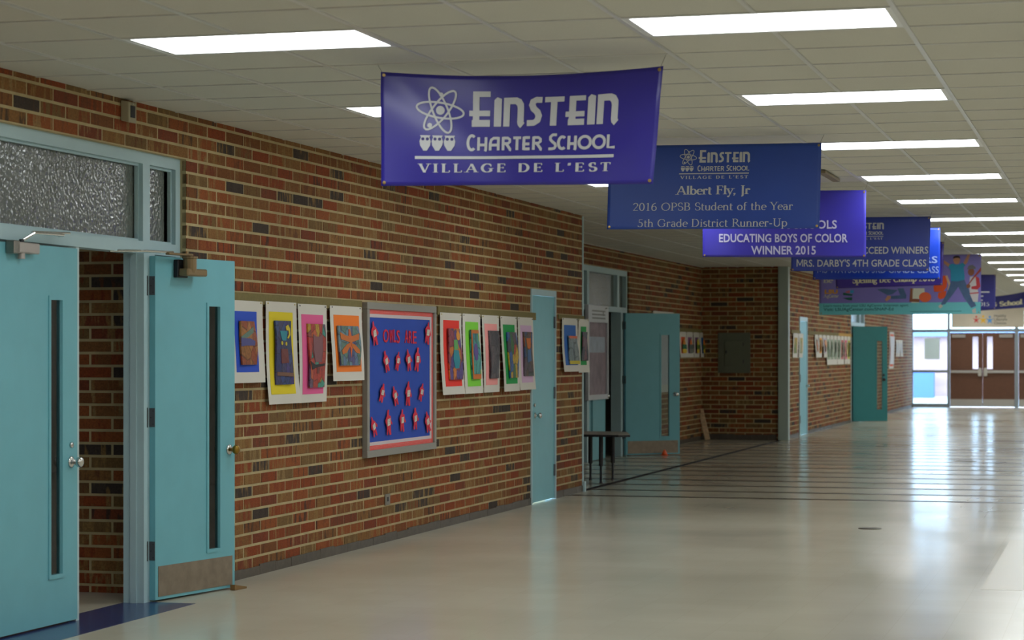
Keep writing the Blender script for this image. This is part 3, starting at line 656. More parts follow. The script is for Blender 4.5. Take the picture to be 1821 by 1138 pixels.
def fit(polys, x0, x1, base, cap, srccap=None):
    """scale glyph polygons (y up) to lie between x0 and x1 with baseline y=base (y down) and cap height cap"""
    xs = [p[0] for q in polys for p in q]; a, b = min(xs), max(xs); k = (x1 - x0) / (b - a); kc = cap / (srccap or 1)
    return [[(x0 + (p[0] - a) * k, base - p[1] * kc) for p in q] for q in polys]

# logo, drawn in units of the largest banner: 1121 units = 1 m, origin at its top left corner, y down
def logo():
    E_ = []; marks = [0]
    def e(x, dy=0): return [rect(x, 96 + dy, x + 40, 313 + dy), rect(x, 96 + dy, x + 106, 130 + dy), rect(x - 22, 214 + dy, x + 106, 248 + dy), rect(x - 6, 271 + dy, x + 106, 313 + dy)]
    E_ += e(567)
    def i(x, d=0): return [[(x, 150 + d), (x + 17, 132 + d), (x + 45, 142 + d), (x + 45, 313 + d), (x, 313 + d)]]
    def n(x): return [rect(x, 136, x + 38, 313), [(x, 136), (x + 78, 134), (x + 104, 146), (x + 120, 175), (x + 122, 204), (x + 84, 204), (x + 80, 186), (x + 70, 175), (x, 175)],
                      [(x + 84, 200), (x + 122, 200), (x + 123, 285), (x + 129, 293), (x + 104, 324), (x + 88, 306), (x + 84, 288)]]
    def e2(x): return [rect(x, 136, x + 40, 313), rect(x, 136, x + 96, 166), rect(x - 20, 230, x + 92, 262), rect(x - 4, 276, x + 92, 313)]
    E_ += i(697) + n(755)
    E_ += pen([(984, 153), (950, 151), (930, 162), (925, 182), (935, 206), (957, 226), (967, 250), (960, 278), (938, 293), (898, 294)], 40, 36)
    E_ += [rect(1000, 136, 1115, 168), rect(1036, 136, 1074, 313)] + e2(1146) + i(1256) + n(1312)
    marks.append(len(E_))
    cs = [('C', 535, 592, 361, 461)] + [(c, a, b, 377, 459) for c, a, b in (('H', 597, 660), ('A', 670, 738), ('R', 748, 812), ('T', 820, 868), ('E', 876, 924), ('R', 934, 998))]
    cs += [('S', 1034, 1084, 361, 461)] + [(c, a, b, 377, 459) for c, a, b in (('C', 1088, 1142), ('H', 1146, 1200), ('O', 1208, 1288), ('O', 1294, 1372), ('L', 1380, 1428))]
    E_ += deco_word(cs, 0, 17)
    marks.append(len(E_)); E_ += [rect(213, 494, 1425, 512)]; marks.append(len(E_))
    v, _ = serif("VILLAGE DE L'EST", .2, .075, .26); E_ += fit(v, 230, 1410, 593, 52)
    # atom
    marks.append(len(E_))
    cx, cy = 366, 214
    for a in (8, 68, 128):
        pts = []
        for t in range(49):
            q = 2 * math.pi * t / 48; ex, ey = 146 * math.cos(q), 46 * math.sin(q); r = math.radians(a); pts.append((cx + ex * math.cos(r) - ey * math.sin(r), cy + ex * math.sin(r) + ey * math.cos(r)))
        E_ += pen(pts, 12, 12)
    E_ += [arc(cx, cy, 27, 27, 0, 345, 20), arc(372, 118, 13, 13, 0, 340, 12), arc(303, 307, 15, 15, 0, 340, 12)]
    # three round birds
    eyes = []; marks.append(len(E_))
    for k in range(3):
        ox = 277 + 75 * k; E_ += [[(ox - 32, 368), (ox + 32, 368), (ox + 26, 380), (ox + 35, 404), (ox + 31, 430), (ox + 17, 451), (ox + 12, 461), (ox - 12, 461), (ox - 17, 451), (ox - 31, 430), (ox - 35, 404), (ox - 26, 380)]]
        for d in (-14, 14): eyes += [arc(ox + d, 390, 10, 10, 0, 330, 10)]
    return E_, eyes, marks
LOGO, EYES, MARKS = logo()

# ------------------------------------------------------------------ banners
PRINT = mat('silver_print', (196, 198, 200), .45)
def by_letter(polys):
    """group the polygons of one line into letters: pieces that overlap in x belong together"""
    it = sorted(((min(p[0] for p in q), max(p[0] for p in q), q) for q in polys), key=lambda e: (e[0], e[1])); out = []; end = None
    for a, b, q in it:
        if end is None or a > end - 1e-5: out.append([]); end = b
        out[-1].append(q); end = max(end, b)
    return out
def banner(name, label, y, TL, TR, BR, BL_, col, wid, hgt, prints, sag=.0, wave=.01, seed=0, gloss=.32, cat='banner', group='blue award banners under the ceiling', grom=True):
    """cloth between four corners given as (x, z) in the plane y; prints: (part name, material, polygons in metres from top left, y down, layer)"""
    rnd = random.Random(seed); ph = [rnd.uniform(0, 6.28) for _ in range(6)]
    def pos(s, t, off=0.0):
        top = (TL[0] + (TR[0] - TL[0]) * s, TL[1] + (TR[1] - TL[1]) * s - sag * 4 * s * (1 - s)); bot = (BL_[0] + (BR[0] - BL_[0]) * s, BL_[1] + (BR[1] - BL_[1]) * s)
        x = top[0] + (bot[0] - top[0]) * t; z = top[1] + (bot[1] - top[1]) * t
        f = wave * (.55 * math.sin(5 * s + 3 * t + ph[0]) + .4 * math.sin(9 * s * (.4 + t) + ph[1]) + .22 * math.sin(17 * s - 5 * t + ph[2])) * (.35 + .65 * t)
        f += wave * .8 * math.exp(-((s - t * .55) / .09) ** 2) * (1 - t) + wave * .7 * math.exp(-((1 - s - t * .5) / .1) ** 2) * (1 - t)
        return (x, y + f - off, z)
    r = empty(name, (0, 0, 0)); tag(r, label, cat, group)
    r.location = (TL[0] / 2 + TR[0] / 2, y, min(BL_[1], BR[1])); ox, oy, oz = r.location
    def put(p): return (p[0] - ox, p[1] - oy, p[2] - oz)
    nu, nv = 60, 26; m = MB(); vs = []
    for back in (0, 1):
        for j in range(nv + 1):
            for i in range(nu + 1): vs.append(put(pos(i / nu, j / nv, -.0012 * back)))
    N = (nu + 1) * (nv + 1); fs = []
    for j in range(nv):
        for i in range(nu):
            a = j * (nu + 1) + i; fs.append((a, a + nu + 1, a + nu + 2, a + 1)); fs.append((N + a, N + a + 1, N + a + nu + 2, N + a + nu + 1))
    for i in range(nu):
        fs.append((i, i + 1, N + i + 1, N + i)); b = nv * (nu + 1) + i; fs.append((b + 1, b, N + b, N + b + 1))
    for j in range(nv):
        a = j * (nu + 1); fs.append((a + nu + 1, a, N + a, N + a + nu + 1)); b = a + nu; fs.append((b, b + nu + 1, N + b + nu + 1, N + b))
    m.add(vs, fs)
    vm = mat(name + '_vinyl_%d' % seed, col, gloss, spec=.5, noise=.06, nscale=3)
    c = m.build('cloth', vm, r, smooth=True)
    def printed(pn, pm, polys, lay):
        q = MB()
        for poly in polys: q.add([put(pos(px / wid, py / hgt, .0032 + .0009 * lay)) for px, py in poly], [tuple(range(len(poly)))])
        o = q.build(pn, pm, r)
        if pn in ('emblem', 'bird_eyes', 'fine_print'): o['kind'] = 'stuff'
    for (pn, pm, polys, lay) in prints:
        if pn == 'letter':
            for g in by_letter(polys): printed('letter', pm, g, lay)
        else: printed(pn, pm, polys, lay)
    if grom:
        for (s, t) in ((.012, .028), (.988, .028), (.012, .972), (.988, .972)):
            p = put(pos(s, t, .002)); MB().lathe([(.009, 0), (.009, .002), (.0045, .0025)], p, (0, -1, 0), 12).build('grommet', GROM, r)
        for s in (.012, .988):
            p = pos(s, .028); a = put((p[0], p[1], p[2])); b = put((p[0] + (.035 if s > .5 else -.03), y, H - .004))
            MB().tube([a, b], .0012, 5).build('hanging_wire', WIRE, r)
    return r
def sub_line(x0, y0, x1, y1, n=12): return [rect(x0 + (x1 - x0) * k / n, y0, x0 + (x1 - x0) * (k + 1) / n, y1) for k in range(n)]
def sub_split(polys):
    out = []
    for p in polys:
        xs = [q[0] for q in p]
        if len(p) == 4 and max(xs) - min(xs) > .25: out += sub_line(min(xs), min(q[1] for q in p), max(xs), max(q[1] for q in p), 24)
        else: out.append(p)
    return out
def place_logo(x, y, k):
    """logo scaled by k with its box corner (213, 66) moved to x, y (metres)"""
    f = lambda P: sub_split([[(x + (px - 213) / 1121 * k, y + (py - 66) / 1121 * k) for px, py in q] for q in P])
    return f(LOGO), f(EYES)
NAVYINK = mat('navy_ink', (44, 36, 110), .5)
l1, e1 = place_logo(213 / 1121, 66 / 1121, 1.0)
mk = MARKS + [len(LOGO)]; PC = [sub_split([[(px / 1121, py / 1121) for px, py in q] for q in LOGO[a:b]]) for a, b in zip(mk, mk[1:])]
banner('school_banner', 'large purple banner with atom emblem and school name, nearest of the hanging row', 10.87, (-3.71, 2.972), (-2.216, 2.95), (-2.267, 2.359), (-3.701, 2.377), (46, 39, 142), 1.494, .6,
       [('letter', PRINT, PC[0], 1), ('letter', PRINT, PC[1], 1), ('rule', PRINT, PC[2], 1), ('letter', PRINT, PC[3], 1), ('atom', PRINT, PC[4], 1)] + [('bird', PRINT, [q], 1) for q in PC[5]] + [('bird_eyes', NAVYINK, e1, 2)], sag=.036, wave=.014, seed=1)
l2, e2 = place_logo(.505, .027, .4537)
t2 = [fit(serif('Albert Fly, Jr', .16, .07, .02)[0], .481, 1.009, .350, .060), fit(serif('2016 OPSB Student of the Year', .1, .05, .03)[0], .184, 1.306, .462, .055), fit(serif('5th Grade District Runner-Up', .1, .05, .03)[0], .220, 1.269, .577, .055)]
banner('award_banner', 'flat blue banner for a district runner-up student, second of the hanging row', 15.14, (-3.47, 2.965), (-1.981, 2.95), (-1.996, 2.365), (-3.488, 2.38), (38, 74, 166), 1.49, .592,
       [('emblem', PRINT, l2, 1)] + [('letter', PRINT, q, 1) for q in t2] + [('bird_eyes', mat('blue_ink', (40, 64, 140), .5), e2, 2)], wave=.005, seed=2, gloss=.4)
l3, e3 = place_logo(.50, .02, .45)
G3 = mat('pale_violet_print', (186, 184, 214), .45)
t3 = [fit(sans('SCHOOLS', .022), .75, 1.195, .335, .075, .73), fit(sans('EDUCATING BOYS OF COLOR', .022), .15, 1.29, .455, .075, .73), fit(sans('WINNER 2015', .022), .435, 1.01, .562, .075, .73)]
banner('award_banner', 'rippled violet banner reading WINNER 2015, third of the hanging row', 19.41, (-3.60, 2.95), (-2.152, 2.934), (-2.152, 2.345), (-3.594, 2.366), (56, 50, 164), 1.45, .59, [('emblem', G3, l3, 1)] + [('letter', G3, q, 1) for q in t3], wave=.014, seed=3)
l4, e4 = place_logo(.50, .035, .45)
t4 = [fit(sans('SUCCEED WINNERS', .016), .665, 1.465, .40, .078, .73), fit(sans_m("RS. DARBY'S 4TH GRADE CLASS", .012), .06, 1.45, .54, .078, .73)]
banner('award_banner', 'blue banner naming a 4th grade class, fourth of the hanging row', 23.67, (-3.42, 2.965), (-1.946, 2.954), (-1.964, 2.378), (-3.423, 2.392), (46, 66, 160), 1.48, .59, [('emblem', PRINT, l4, 1)] + [('letter', PRINT, q, 1) for q in t4], wave=.005, seed=4, gloss=.4)
t5 = [fit(sans('WINNERS', .022), .75, 1.42, .40, .078, .73), fit(sans_m("S WATSON'S 3RD GRADE CLASS", .012), .05, 1.435, .515, .078, .73)]
banner('award_banner', 'bright blue banner for a 3rd grade class, fifth of the hanging row', 25.5, (-3.44, 2.955), (-1.99, 2.935), (-1.99, 2.348), (-3.434, 2.361), (20, 62, 184), 1.45, .59, [('letter', mat('pale_blue_print', (140, 160, 214), .5), q, 1) for q in t5], wave=.012, seed=5)
t6 = fit(serif('Spelling Bee Champ 2016', .2, .08, .02)[0], .22, 1.33, .525, .09)
banner('award_banner', 'dark purple spelling bee banner, sixth of the hanging row', 29.16, (-3.66, 2.965), (-2.225, 2.957), (-2.246, 2.395), (-3.623, 2.362), (62, 42, 142), 1.43, .585, [('letter', mat('pale_yellow_print', (214, 208, 178), .5), t6, 1)], wave=.016, seed=6)
# wide health poster banner: drawn in units of a 1635 x 615 sheet
def hb(polys): return [[((x - 100) / 1635 * 2.37, (y - 67) / 615 * .875) for x, y in p] for p in polys]
def blob(cx, cy, rx, ry): return arc(cx, cy, rx, ry, 0, 345, 18)
SKIN = mat('printed_skin', (205, 150, 120), .6); SKIN2 = mat('printed_brown_skin', (150, 92, 64), .6); JEAN = mat('printed_denim', (86, 116, 158), .6, noise=.2, nscale=9)
hp = [('teal_band', mat('printed_teal', (118, 212, 220), .5), hb(sub_line(100, 560, 1735, 682, 24)), 1),
      ('fine_print', mat('printed_dark_teal', (30, 96, 112), .5), hb(fit(sans('Learn more from your LSU AgCenter Extension agent.', .004), 145, 1015, 598, 26, .73) + fit(sans('Visit: LSUAgCenter.com/SNAP-Ed', .012), 145, 858, 640, 32, .73)) + hb(sub_line(1030, 650, 1545, 654, 8)), 2),
      ('fine_print', WHITE, hb(fit(serif('Be', .2, .08)[0], 145, 245, 345, 55) + fit(serif('A', .2, .08)[0], 140, 180, 500, 34) + fit(sans('gCenter', .03), 180, 300, 500, 34, .73)), 1),
      ('university_mark', mat('printed_gold', (236, 170, 40), .5), hb(fit(sans('LSU', .05), 155, 290, 458, 40, .73)), 1),
      ('leaf_mark', mat('printed_dark_green', (24, 96, 84), .5), hb([[(345, 450), (445, 470), (435, 485), (345, 475)], [(340, 505), (440, 500), (435, 532), (400, 528)]]), 1),
      ('leaf_mark_sky', mat('printed_sky', (64, 160, 214), .5), hb([[(415, 428), (455, 425), (450, 458), (415, 455)]]), 1),
      ('leaf_mark_rose', mat('printed_rose', (206, 110, 128), .5), hb([[(370, 440), (415, 425), (415, 455), (375, 455)]]), 1),
      ('lying_legs', JEAN, hb([[(690, 420), (760, 412), (900, 430), (850, 470), (800, 480)], [(830, 490), (990, 480), (985, 518), (835, 520)], [(900, 412), (960, 410), (990, 490), (930, 490)]]), 2),
      ('bare_foot', SKIN, hb([[(770, 530), (800, 485), (832, 490), (830, 515), (790, 545)]]), 3),
      ('ball_player_arms', SKIN2, hb([[(1030, 410), (1060, 415), (1050, 520), (1120, 525), (1120, 555), (1020, 550)]]), 2),
      ('ball_player_shirt', mat('printed_cream', (226, 226, 206), .6), hb([[(1052, 412), (1170, 412), (1175, 470), (1120, 522), (1052, 520)], [(1040, 552), (1120, 556), (1120, 562), (1040, 562)]]), 2),
      ('basketball', mat('printed_orange', (240, 108, 62), .5), hb([blob(1178, 505, 62, 52)]), 4),
      ('runner_shirt', mat('printed_red_orange', (240, 92, 40), .5), hb([[(1290, 300), (1380, 280), (1400, 320), (1395, 400), (1360, 450), (1268, 450), (1262, 400)], [(1310, 460), (1390, 440), (1385, 510), (1330, 530), (1305, 510)]]), 2),
      ('runner_arm', mat('printed_pale_skin', (226, 186, 150), .6), hb([[(1378, 285), (1400, 282), (1435, 380), (1420, 440), (1400, 430), (1412, 385)]]), 3),
      ('jumper_arm', SKIN, hb([[(1362, 132), (1372, 128), (1430, 170), (1412, 195), (1366, 160)]]), 4), ('jumper_arm', SKIN, hb([[(1560, 150), (1600, 70), (1625, 70), (1600, 150), (1572, 178)]]), 4),
      ('jumper_face', SKIN, hb([blob(1492, 125, 34, 42)]), 5), ('jumper_hair', mat('printed_dark_hair', (44, 34, 34), .6), hb([[(1455, 112), (1460, 88), (1490, 78), (1520, 86), (1528, 112), (1510, 100), (1475, 102)]]), 6),
      ('jumper_shirt', mat('printed_turquoise', (40, 156, 196), .5), hb([[(1415, 175), (1450, 160), (1480, 172), (1520, 170), (1550, 152), (1580, 175), (1562, 200), (1572, 300), (1570, 330), (1500, 345), (1435, 340), (1432, 230), (1412, 200)]]), 5),
      ('jumper_jeans', JEAN, hb([[(1438, 340), (1570, 328), (1600, 400), (1690, 600), (1640, 620), (1570, 520), (1510, 400), (1440, 500), (1380, 580), (1330, 590), (1400, 460)]]), 4),
      ('jumper_shoes', WHITE, hb([[(1310, 600), (1335, 578), (1360, 600), (1330, 625)], [(1648, 640), (1685, 620), (1690, 672), (1655, 672)]]), 5),
      ('batter_face', SKIN2, hb([blob(1636, 248, 32, 40)]), 5), ('batter_cap', mat('printed_grey_cap', (120, 118, 124), .6), hb([[(1595, 222), (1610, 185), (1650, 175), (1680, 200), (1682, 218)]]), 6),
      ('batter_shirt', mat('printed_white_shirt', (222, 216, 218), .6), hb([[(1625, 300), (1680, 292), (1700, 420), (1712, 470), (1625, 470), (1618, 400)], [(1625, 476), (1712, 470), (1705, 558), (1660, 558)]]), 5),
      ('batter_sleeves', mat('printed_crimson', (206, 52, 66), .5), hb([[(1680, 292), (1715, 310), (1730, 400), (1700, 432), (1640, 425), (1640, 400), (1690, 390)], [(1625, 466), (1712, 458), (1712, 470), (1625, 476)]]), 6),
      ('bat', mat('printed_bat', (178, 66, 52), .5), hb([[(1735, 200), (1735, 240), (1660, 320), (1612, 385), (1605, 380), (1650, 310)]]), 7), ('batter_hand', SKIN2, hb([blob(1610, 395, 20, 22)]), 8)]
banner('health_banner', 'wide purple and aqua banner printed with leaping children', 32.8, (-4.325, 2.945), (-1.971, 2.951), (-1.979, 2.083), (-4.325, 2.078), (140, 130, 212), 2.37, .875, hp, wave=.004, seed=7, gloss=.45, cat='banner', group='hanging banners behind the blue ones')
t8 = fit(serif('2015', .16, .07)[0], 1.12, 1.36, .58, .07)
for k, (a, b) in enumerate(((.55, 1.36), (.7, 1.25), (.6, 1.24))): t8 += sub_line(a, .31 + .075 * k, b, .335 + .075 * k, 8)
banner('navy_banner', 'dark navy banner just right of the leaping children banner', 41.4, (-3.7, 2.96), (-2.225, 2.954), (-2.235, 2.315), (-3.7, 2.32), (52, 52, 126), 1.47, .64, [('fine_print', PRINT, t8, 1)], wave=.006, seed=8, group='hanging banners behind the blue ones')
t9 = fit(serif('G School', .24, .12, .03)[0], .52, 1.27, .30, .13)
banner('navy_banner', 'sagging navy banner ending in the word School above the exit doors', 54.0, (-3.55, 2.86), (-2.20, 2.985), (-2.20, 2.60), (-3.55, 2.51), (42, 46, 120), 1.35, .39, [('letter', mat('pale_yellow_print', (214, 208, 178), .5), t9, 1)], sag=.05, wave=.02, seed=9, group='hanging banners behind the blue ones')
# cream sign over the exit doors
def sg(polys): return [[(x, y) for x, y in p] for p in polys]
star = lambda cx, cy, r: [[(cx, cy - r * .45), (cx + r * .2, cy - r * .1), (cx + r, cy - r * .5), (cx + r * .35, cy + r * .25), (cx + r * .6, cy + r), (cx, cy + r * .5), (cx - r * .6, cy + r), (cx - r * .35, cy + r * .25), (cx - r, cy - r * .5), (cx - r * .2, cy - r * .1)], blob(cx, cy - r * .75, r * .28, r * .28)]
banner('health_sign', 'cream cloth sign with three dancing star figures over the exit doors', YE - .06, (-4.60, 2.79), (-2.60, 2.79), (-2.60, 2.225), (-4.60, 2.225), (206, 194, 172), 2.0, .565,
       [('red_star_figure', mat('printed_red', (206, 66, 58), .5), star(.68, .34, .1), 1), ('yellow_star_figure', mat('printed_yellow', (230, 180, 50), .5), star(.87, .34, .12), 1), ('blue_star_figure', mat('printed_blue', (80, 150, 214), .5), star(1.05, .35, .11), 1),
        ('fine_print', mat('printed_grey', (90, 86, 80), .5), fit(sans('Healthy', .01), 1.17, 1.50, .27, .075, .73) + fit(sans('Lifestyle', .01), 1.17, 1.52, .37, .075, .73) + fit(sans('Choices', .01), 1.17, 1.50, .47, .075, .73), 1)], wave=.004, seed=10, cat='sign', group='signs over the exit', grom=False)

# ------------------------------------------------------------------ artwork on the wall
def art_mat(name, palette, scale=16.0, line=.05, base=None):
    """wax-resist collage: cells of palette colours with dark outlines"""
    m = bpy.data.materials.new(name); m.use_nodes = True; nt = m.node_tree; L = nt.links; b = nt.nodes['Principled BSDF']; b.inputs['Roughness'].default_value = .55
    geo = nt.nodes.new('ShaderNodeNewGeometry'); mp = nt.nodes.new('ShaderNodeMapping'); mp.inputs['Scale'].default_value = (0, 1, .75); L.new(geo.outputs['Position'], mp.inputs[0])
    v = nt.nodes.new('ShaderNodeTexVoronoi'); v.inputs['Scale'].default_value = scale; L.new(mp.outputs[0], v.inputs['Vector'])
    sp = nt.nodes.new('ShaderNodeSeparateColor'); L.new(v.outputs['Color'], sp.inputs[0])
    r = ramp(nt, [(i / len(palette), c) for i, c in enumerate(palette)], True); L.new(sp.outputs[0], r.inputs[0])
    e = nt.nodes.new('ShaderNodeTexVoronoi'); e.feature = 'DISTANCE_TO_EDGE'; e.inputs['Scale'].default_value = scale; L.new(mp.outputs[0], e.inputs['Vector'])
    lt = nt.nodes.new('ShaderNodeMapRange'); lt.inputs[1].default_value = line * .4; lt.inputs[2].default_value = line; lt.inputs[3].default_value = .45; lt.inputs[4].default_value = 1; L.new(e.outputs['Distance'], lt.inputs[0])
    n = nt.nodes.new('ShaderNodeTexNoise'); n.inputs['Scale'].default_value = 45; n.inputs['Detail'].default_value = 4; L.new(geo.outputs['Position'], n.inputs['Vector'])
    nr = nt.nodes.new('ShaderNodeMapRange'); nr.inputs[1].default_value = .3; nr.inputs[2].default_value = .7; nr.inputs[3].default_value = .65; nr.inputs[4].default_value = 1.15; L.new(n.outputs['Fac'], nr.inputs[0])
    mu = nt.nodes.new('ShaderNodeMath'); mu.operation = 'MULTIPLY'; L.new(lt.outputs[0], mu.inputs[0]); L.new(nr.outputs[0], mu.inputs[1])
    mx = nt.nodes.new('ShaderNodeMix'); mx.data_type = 'RGBA'; mx.blend_type = 'MULTIPLY'; mx.inputs[0].default_value = 1; L.new(r.outputs[0], mx.inputs[6]); L.new(mu.outputs[0], mx.inputs[7]); L.new(mx.outputs[2], b.inputs['Base Color'])
    return m
def artwork(label, x, y0, y1, z0, z1, mat_c, mat_r, art_r, art_m, lean=0.0, curl=.03, extras=(), seed=0, group='drawings along the tack strips', name='artwork'):
    """sheet of white paper pinned at the top; mat_r and art_r are (left, right, top, bottom) fractions of the sheet"""
    rnd = random.Random(seed); w, h = y1 - y0, z1 - z0; c1, c2 = rnd.uniform(.4, 1.1), rnd.uniform(0, 6)
    r = empty(name, (x, (y0 + y1) / 2, z0)); tag(r, label, 'artwork', group)
    def pos(s, t, off): # t down
        b = .024 + curl * (t ** 1.6) * c1 + .012 * math.sin(3.2 * t + c2) * t + .008 * math.cos(2 * s + c2) * t
        return (b + off, (s - .5) * w + lean * t, h - t * h)
    def sheet(nm, m, a, off, th, dev=0.0, nu=4, nv=8, bow=0.0):
        s0, s1, t0, t1 = a; vs = []; 
        for k in (0, 1):
            for j in range(nv + 1):
                for i in range(nu + 1):
                    f, g = i / nu, j / nv
                    p = pos(s0 + (s1 - s0) * f, t0 + (t1 - t0) * g, off + (0 if k == 0 else -th) + bow * math.sin(math.pi * g) + dev * (f - .5) * math.sin(5 * g + c2))
                    vs.append(p)
        N = (nu + 1) * (nv + 1); fs = []
        for j in range(nv):
            for i in range(nu):
                q = j * (nu + 1) + i; fs += [(q, q + 1, q + nu + 2, q + nu + 1), (N + q, N + q + nu + 1, N + q + nu + 2, N + q + 1)]
        for i in range(nu):
            fs.append((i, N + i, N + i + 1, i + 1)); q = nv * (nu + 1) + i; fs.append((q, q + 1, N + q + 1, N + q))
        for j in range(nv):
            q = j * (nu + 1); fs.append((q, q + nu + 1, N + q + nu + 1, N + q)); q += nu; fs.append((q, N + q, N + q + nu + 1, q + nu + 1))
        return MB().add(vs, fs).build(nm, m, r)
    sheet('paper', WHITE, (0, 1, 0, 1), 0, .0012)
    if mat_c: sheet('colour_mat', mat_c, mat_r, .002, .0014)
    if art_r:
        pic = sheet('picture', art_m, art_r, .018 if mat_c else .003, .012 if mat_c else .001, .012 if mat_c else 0, bow=.006 if mat_c else 0)
        a0, a1, b0, b1 = art_r
        for (en, em_, poly) in extras:
            q = MB()
            f = lambda px, py, d: pos(a0 + (a1 - a0) * px, b0 + (b1 - b0) * py, .0195 + d + .006 * math.sin(math.pi * min(max(py, 0), 1)) + .012 * (px - .5) * math.sin(5 * py + c2))
            q.prism(poly, lambda px, py: f(px, py, 0), lambda px, py: f(px, py, .002)); q.build(en, em_, pic)
    for s in (.06, .94):
        p = pos(s, .02, .001); MB().lathe([(.006, 0), (.005, .004)], p, (1, 0, 0), 8).build('push_pin', mat('pin_yellow', (196, 170, 60), .4) if seed % 2 else mat('pin_dark', (50, 60, 80), .4), r)
    return r
def pm(n, c): return mat('paper_' + n, c, .7)
A = [(96, 52, 26), (140, 96, 40), (118, 62, 30), (62, 96, 92), (126, 88, 36), (52, 48, 88)]
wing = [(0.0, .36), (.5, .22), (.85, .12), (.8, .26), (.45, .36), (.1, .42)]
artwork('blue-matted drawing half hidden behind the folded-back teal door', XW, 13.52, 14.09, 1.312, 1.862, pm('royal_blue', (30, 76, 196)), (.12, .80, .13, .87), (.22, .68, .25, .78), art_mat('collage_brown', [(150, 72, 34), (168, 118, 46), (150, 96, 40), (158, 128, 60), (170, 110, 50)], 11), seed=1, curl=.01,
        extras=[('bird_wing', mat('collage_green_grey', (96, 122, 108), .6), wing), ('bird_body', mat('collage_violet_blue', (78, 78, 134), .6), [(.0, .38), (.6, .4), (.85, .46), (.8, .56), (.3, .56), (0, .58)])])
Yk = mat('collage_yellow', (206, 186, 40), .6); Tk = mat('collage_turquoise', (36, 136, 152), .6); Rk = mat('collage_dark_red', (112, 52, 50), .6); Ok = mat('collage_orange', (196, 106, 36), .6); Dk = mat('collage_black', (32, 30, 36), .6); Bk = mat('collage_brown_bar', (116, 82, 66), .6); Pk = mat('collage_purple', (98, 80, 146), .6)
artwork('yellow-matted owl-and-moon drawing, tall sheet left of the pink one', XW, 14.15, 14.73, 1.157, 1.868, pm('yellow', (228, 206, 16)), (.09, .86, .10, .905), (.22, .74, .185, .81), art_mat('collage_night', [(44, 52, 104), (70, 58, 120), (52, 70, 122), (64, 60, 100), (40, 60, 96)], 14), seed=3, curl=.035, lean=.03,
        extras=[('moon', Yk, [(.62, .09), (.78, .06), (.9, .12), (.92, .22), (.78, .28), (.7, .27), (.82, .21), (.8, .15), (.66, .15)]), ('owl_head', Tk, [(.22, .16), (.72, .16), (.66, .24), (.62, .31), (.36, .31), (.28, .24)]), ('owl_eye', Yk, blob(.34, .35, .06, .03)), ('owl_eye', Yk, blob(.62, .36, .06, .03)),
                ('owl_body', Rk, [(.26, .44), (.7, .44), (.74, .66), (.3, .67)]), ('branch', Bk, [(.05, .80), (.96, .82), (.96, .88), (.05, .86)])])
artwork('pink-matted owl-on-branch drawing beside the yellow one', XW, 14.76, 15.35, 1.155, 1.864, pm('pink', (228, 92, 150)), (.10, .86, .105, .915), (.26, .84, .20, .85), art_mat('collage_mixed', [(196, 92, 48), (190, 150, 40), (60, 146, 130), (150, 70, 60), (104, 84, 110), (176, 60, 48)], 12), seed=4, curl=.025,
        extras=[('owl_body', mat('collage_mauve', (128, 82, 88), .6), [(.25, .16), (.42, .2), (.62, .2), (.78, .15), (.8, .4), (.72, .6), (.3, .6), (.22, .4)]), ('branch', Dk, [(0, .58), (.3, .64), (.95, .62), (.9, .66), (.4, .68), (.1, .72)]), ('tail', Rk, [(.4, .68), (.6, .68), (.58, .78), (.42, .78)])])
artwork('orange-matted dragonfly drawing next to the bulletin board', XW, 15.42, 16.13, 1.303, 1.865, pm('orange', (244, 124, 24)), (.10, .90, .12, .88), (.16, .82, .265, .795), art_mat('collage_bluegrey', [(96, 120, 150), (80, 96, 140), (106, 138, 150), (86, 80, 130), (92, 124, 112)], 12), seed=2, curl=.015,
        extras=[('insect_body', mat('collage_rust', (206, 98, 44), .6), [(.47, .08), (.53, .08), (.58, .3), (.56, .55), (.5, .8), (.46, .55), (.42, .3)]), ('upper_wing', Ok, [(.05, .16), (.3, .24), (.5, .26), (.5, .42), (.3, .38), (.08, .34)]), ('upper_wing', Ok, [(.95, .18), (.7, .24), (.5, .26), (.5, .42), (.7, .38), (.9, .34)]),
                ('lower_wing', Ok, [(.48, .42), (.3, .48), (.08, .62), (.1, .72), (.28, .68), (.46, .52)]), ('lower_wing', Ok, [(.52, .42), (.7, .48), (.9, .6), (.92, .7), (.74, .68), (.54, .52)])])
artwork('red-matted caterpillar drawing just right of the bulletin board', XW, 18.17, 18.80, 1.15, 1.862, pm('red', (238, 52, 40)), (.14, .88, .09, .90), (.28, .86, .19, .82), art_mat('collage_red_violet', [(196, 76, 44), (92, 70, 136), (150, 64, 80), (206, 120, 50), (78, 70, 130)], 11), seed=5, curl=.02,
        extras=[('body', Tk, [(.35, .42), (.72, .42), (.78, .62), (.68, .78), (.4, .78), (.3, .6)]), ('head', mat('collage_green', (96, 168, 96), .6), [(.38, .22), (.68, .22), (.7, .4), (.38, .42)]), ('sun', mat('collage_amber', (226, 150, 40), .6), blob(.78, .14, .16, .09))])
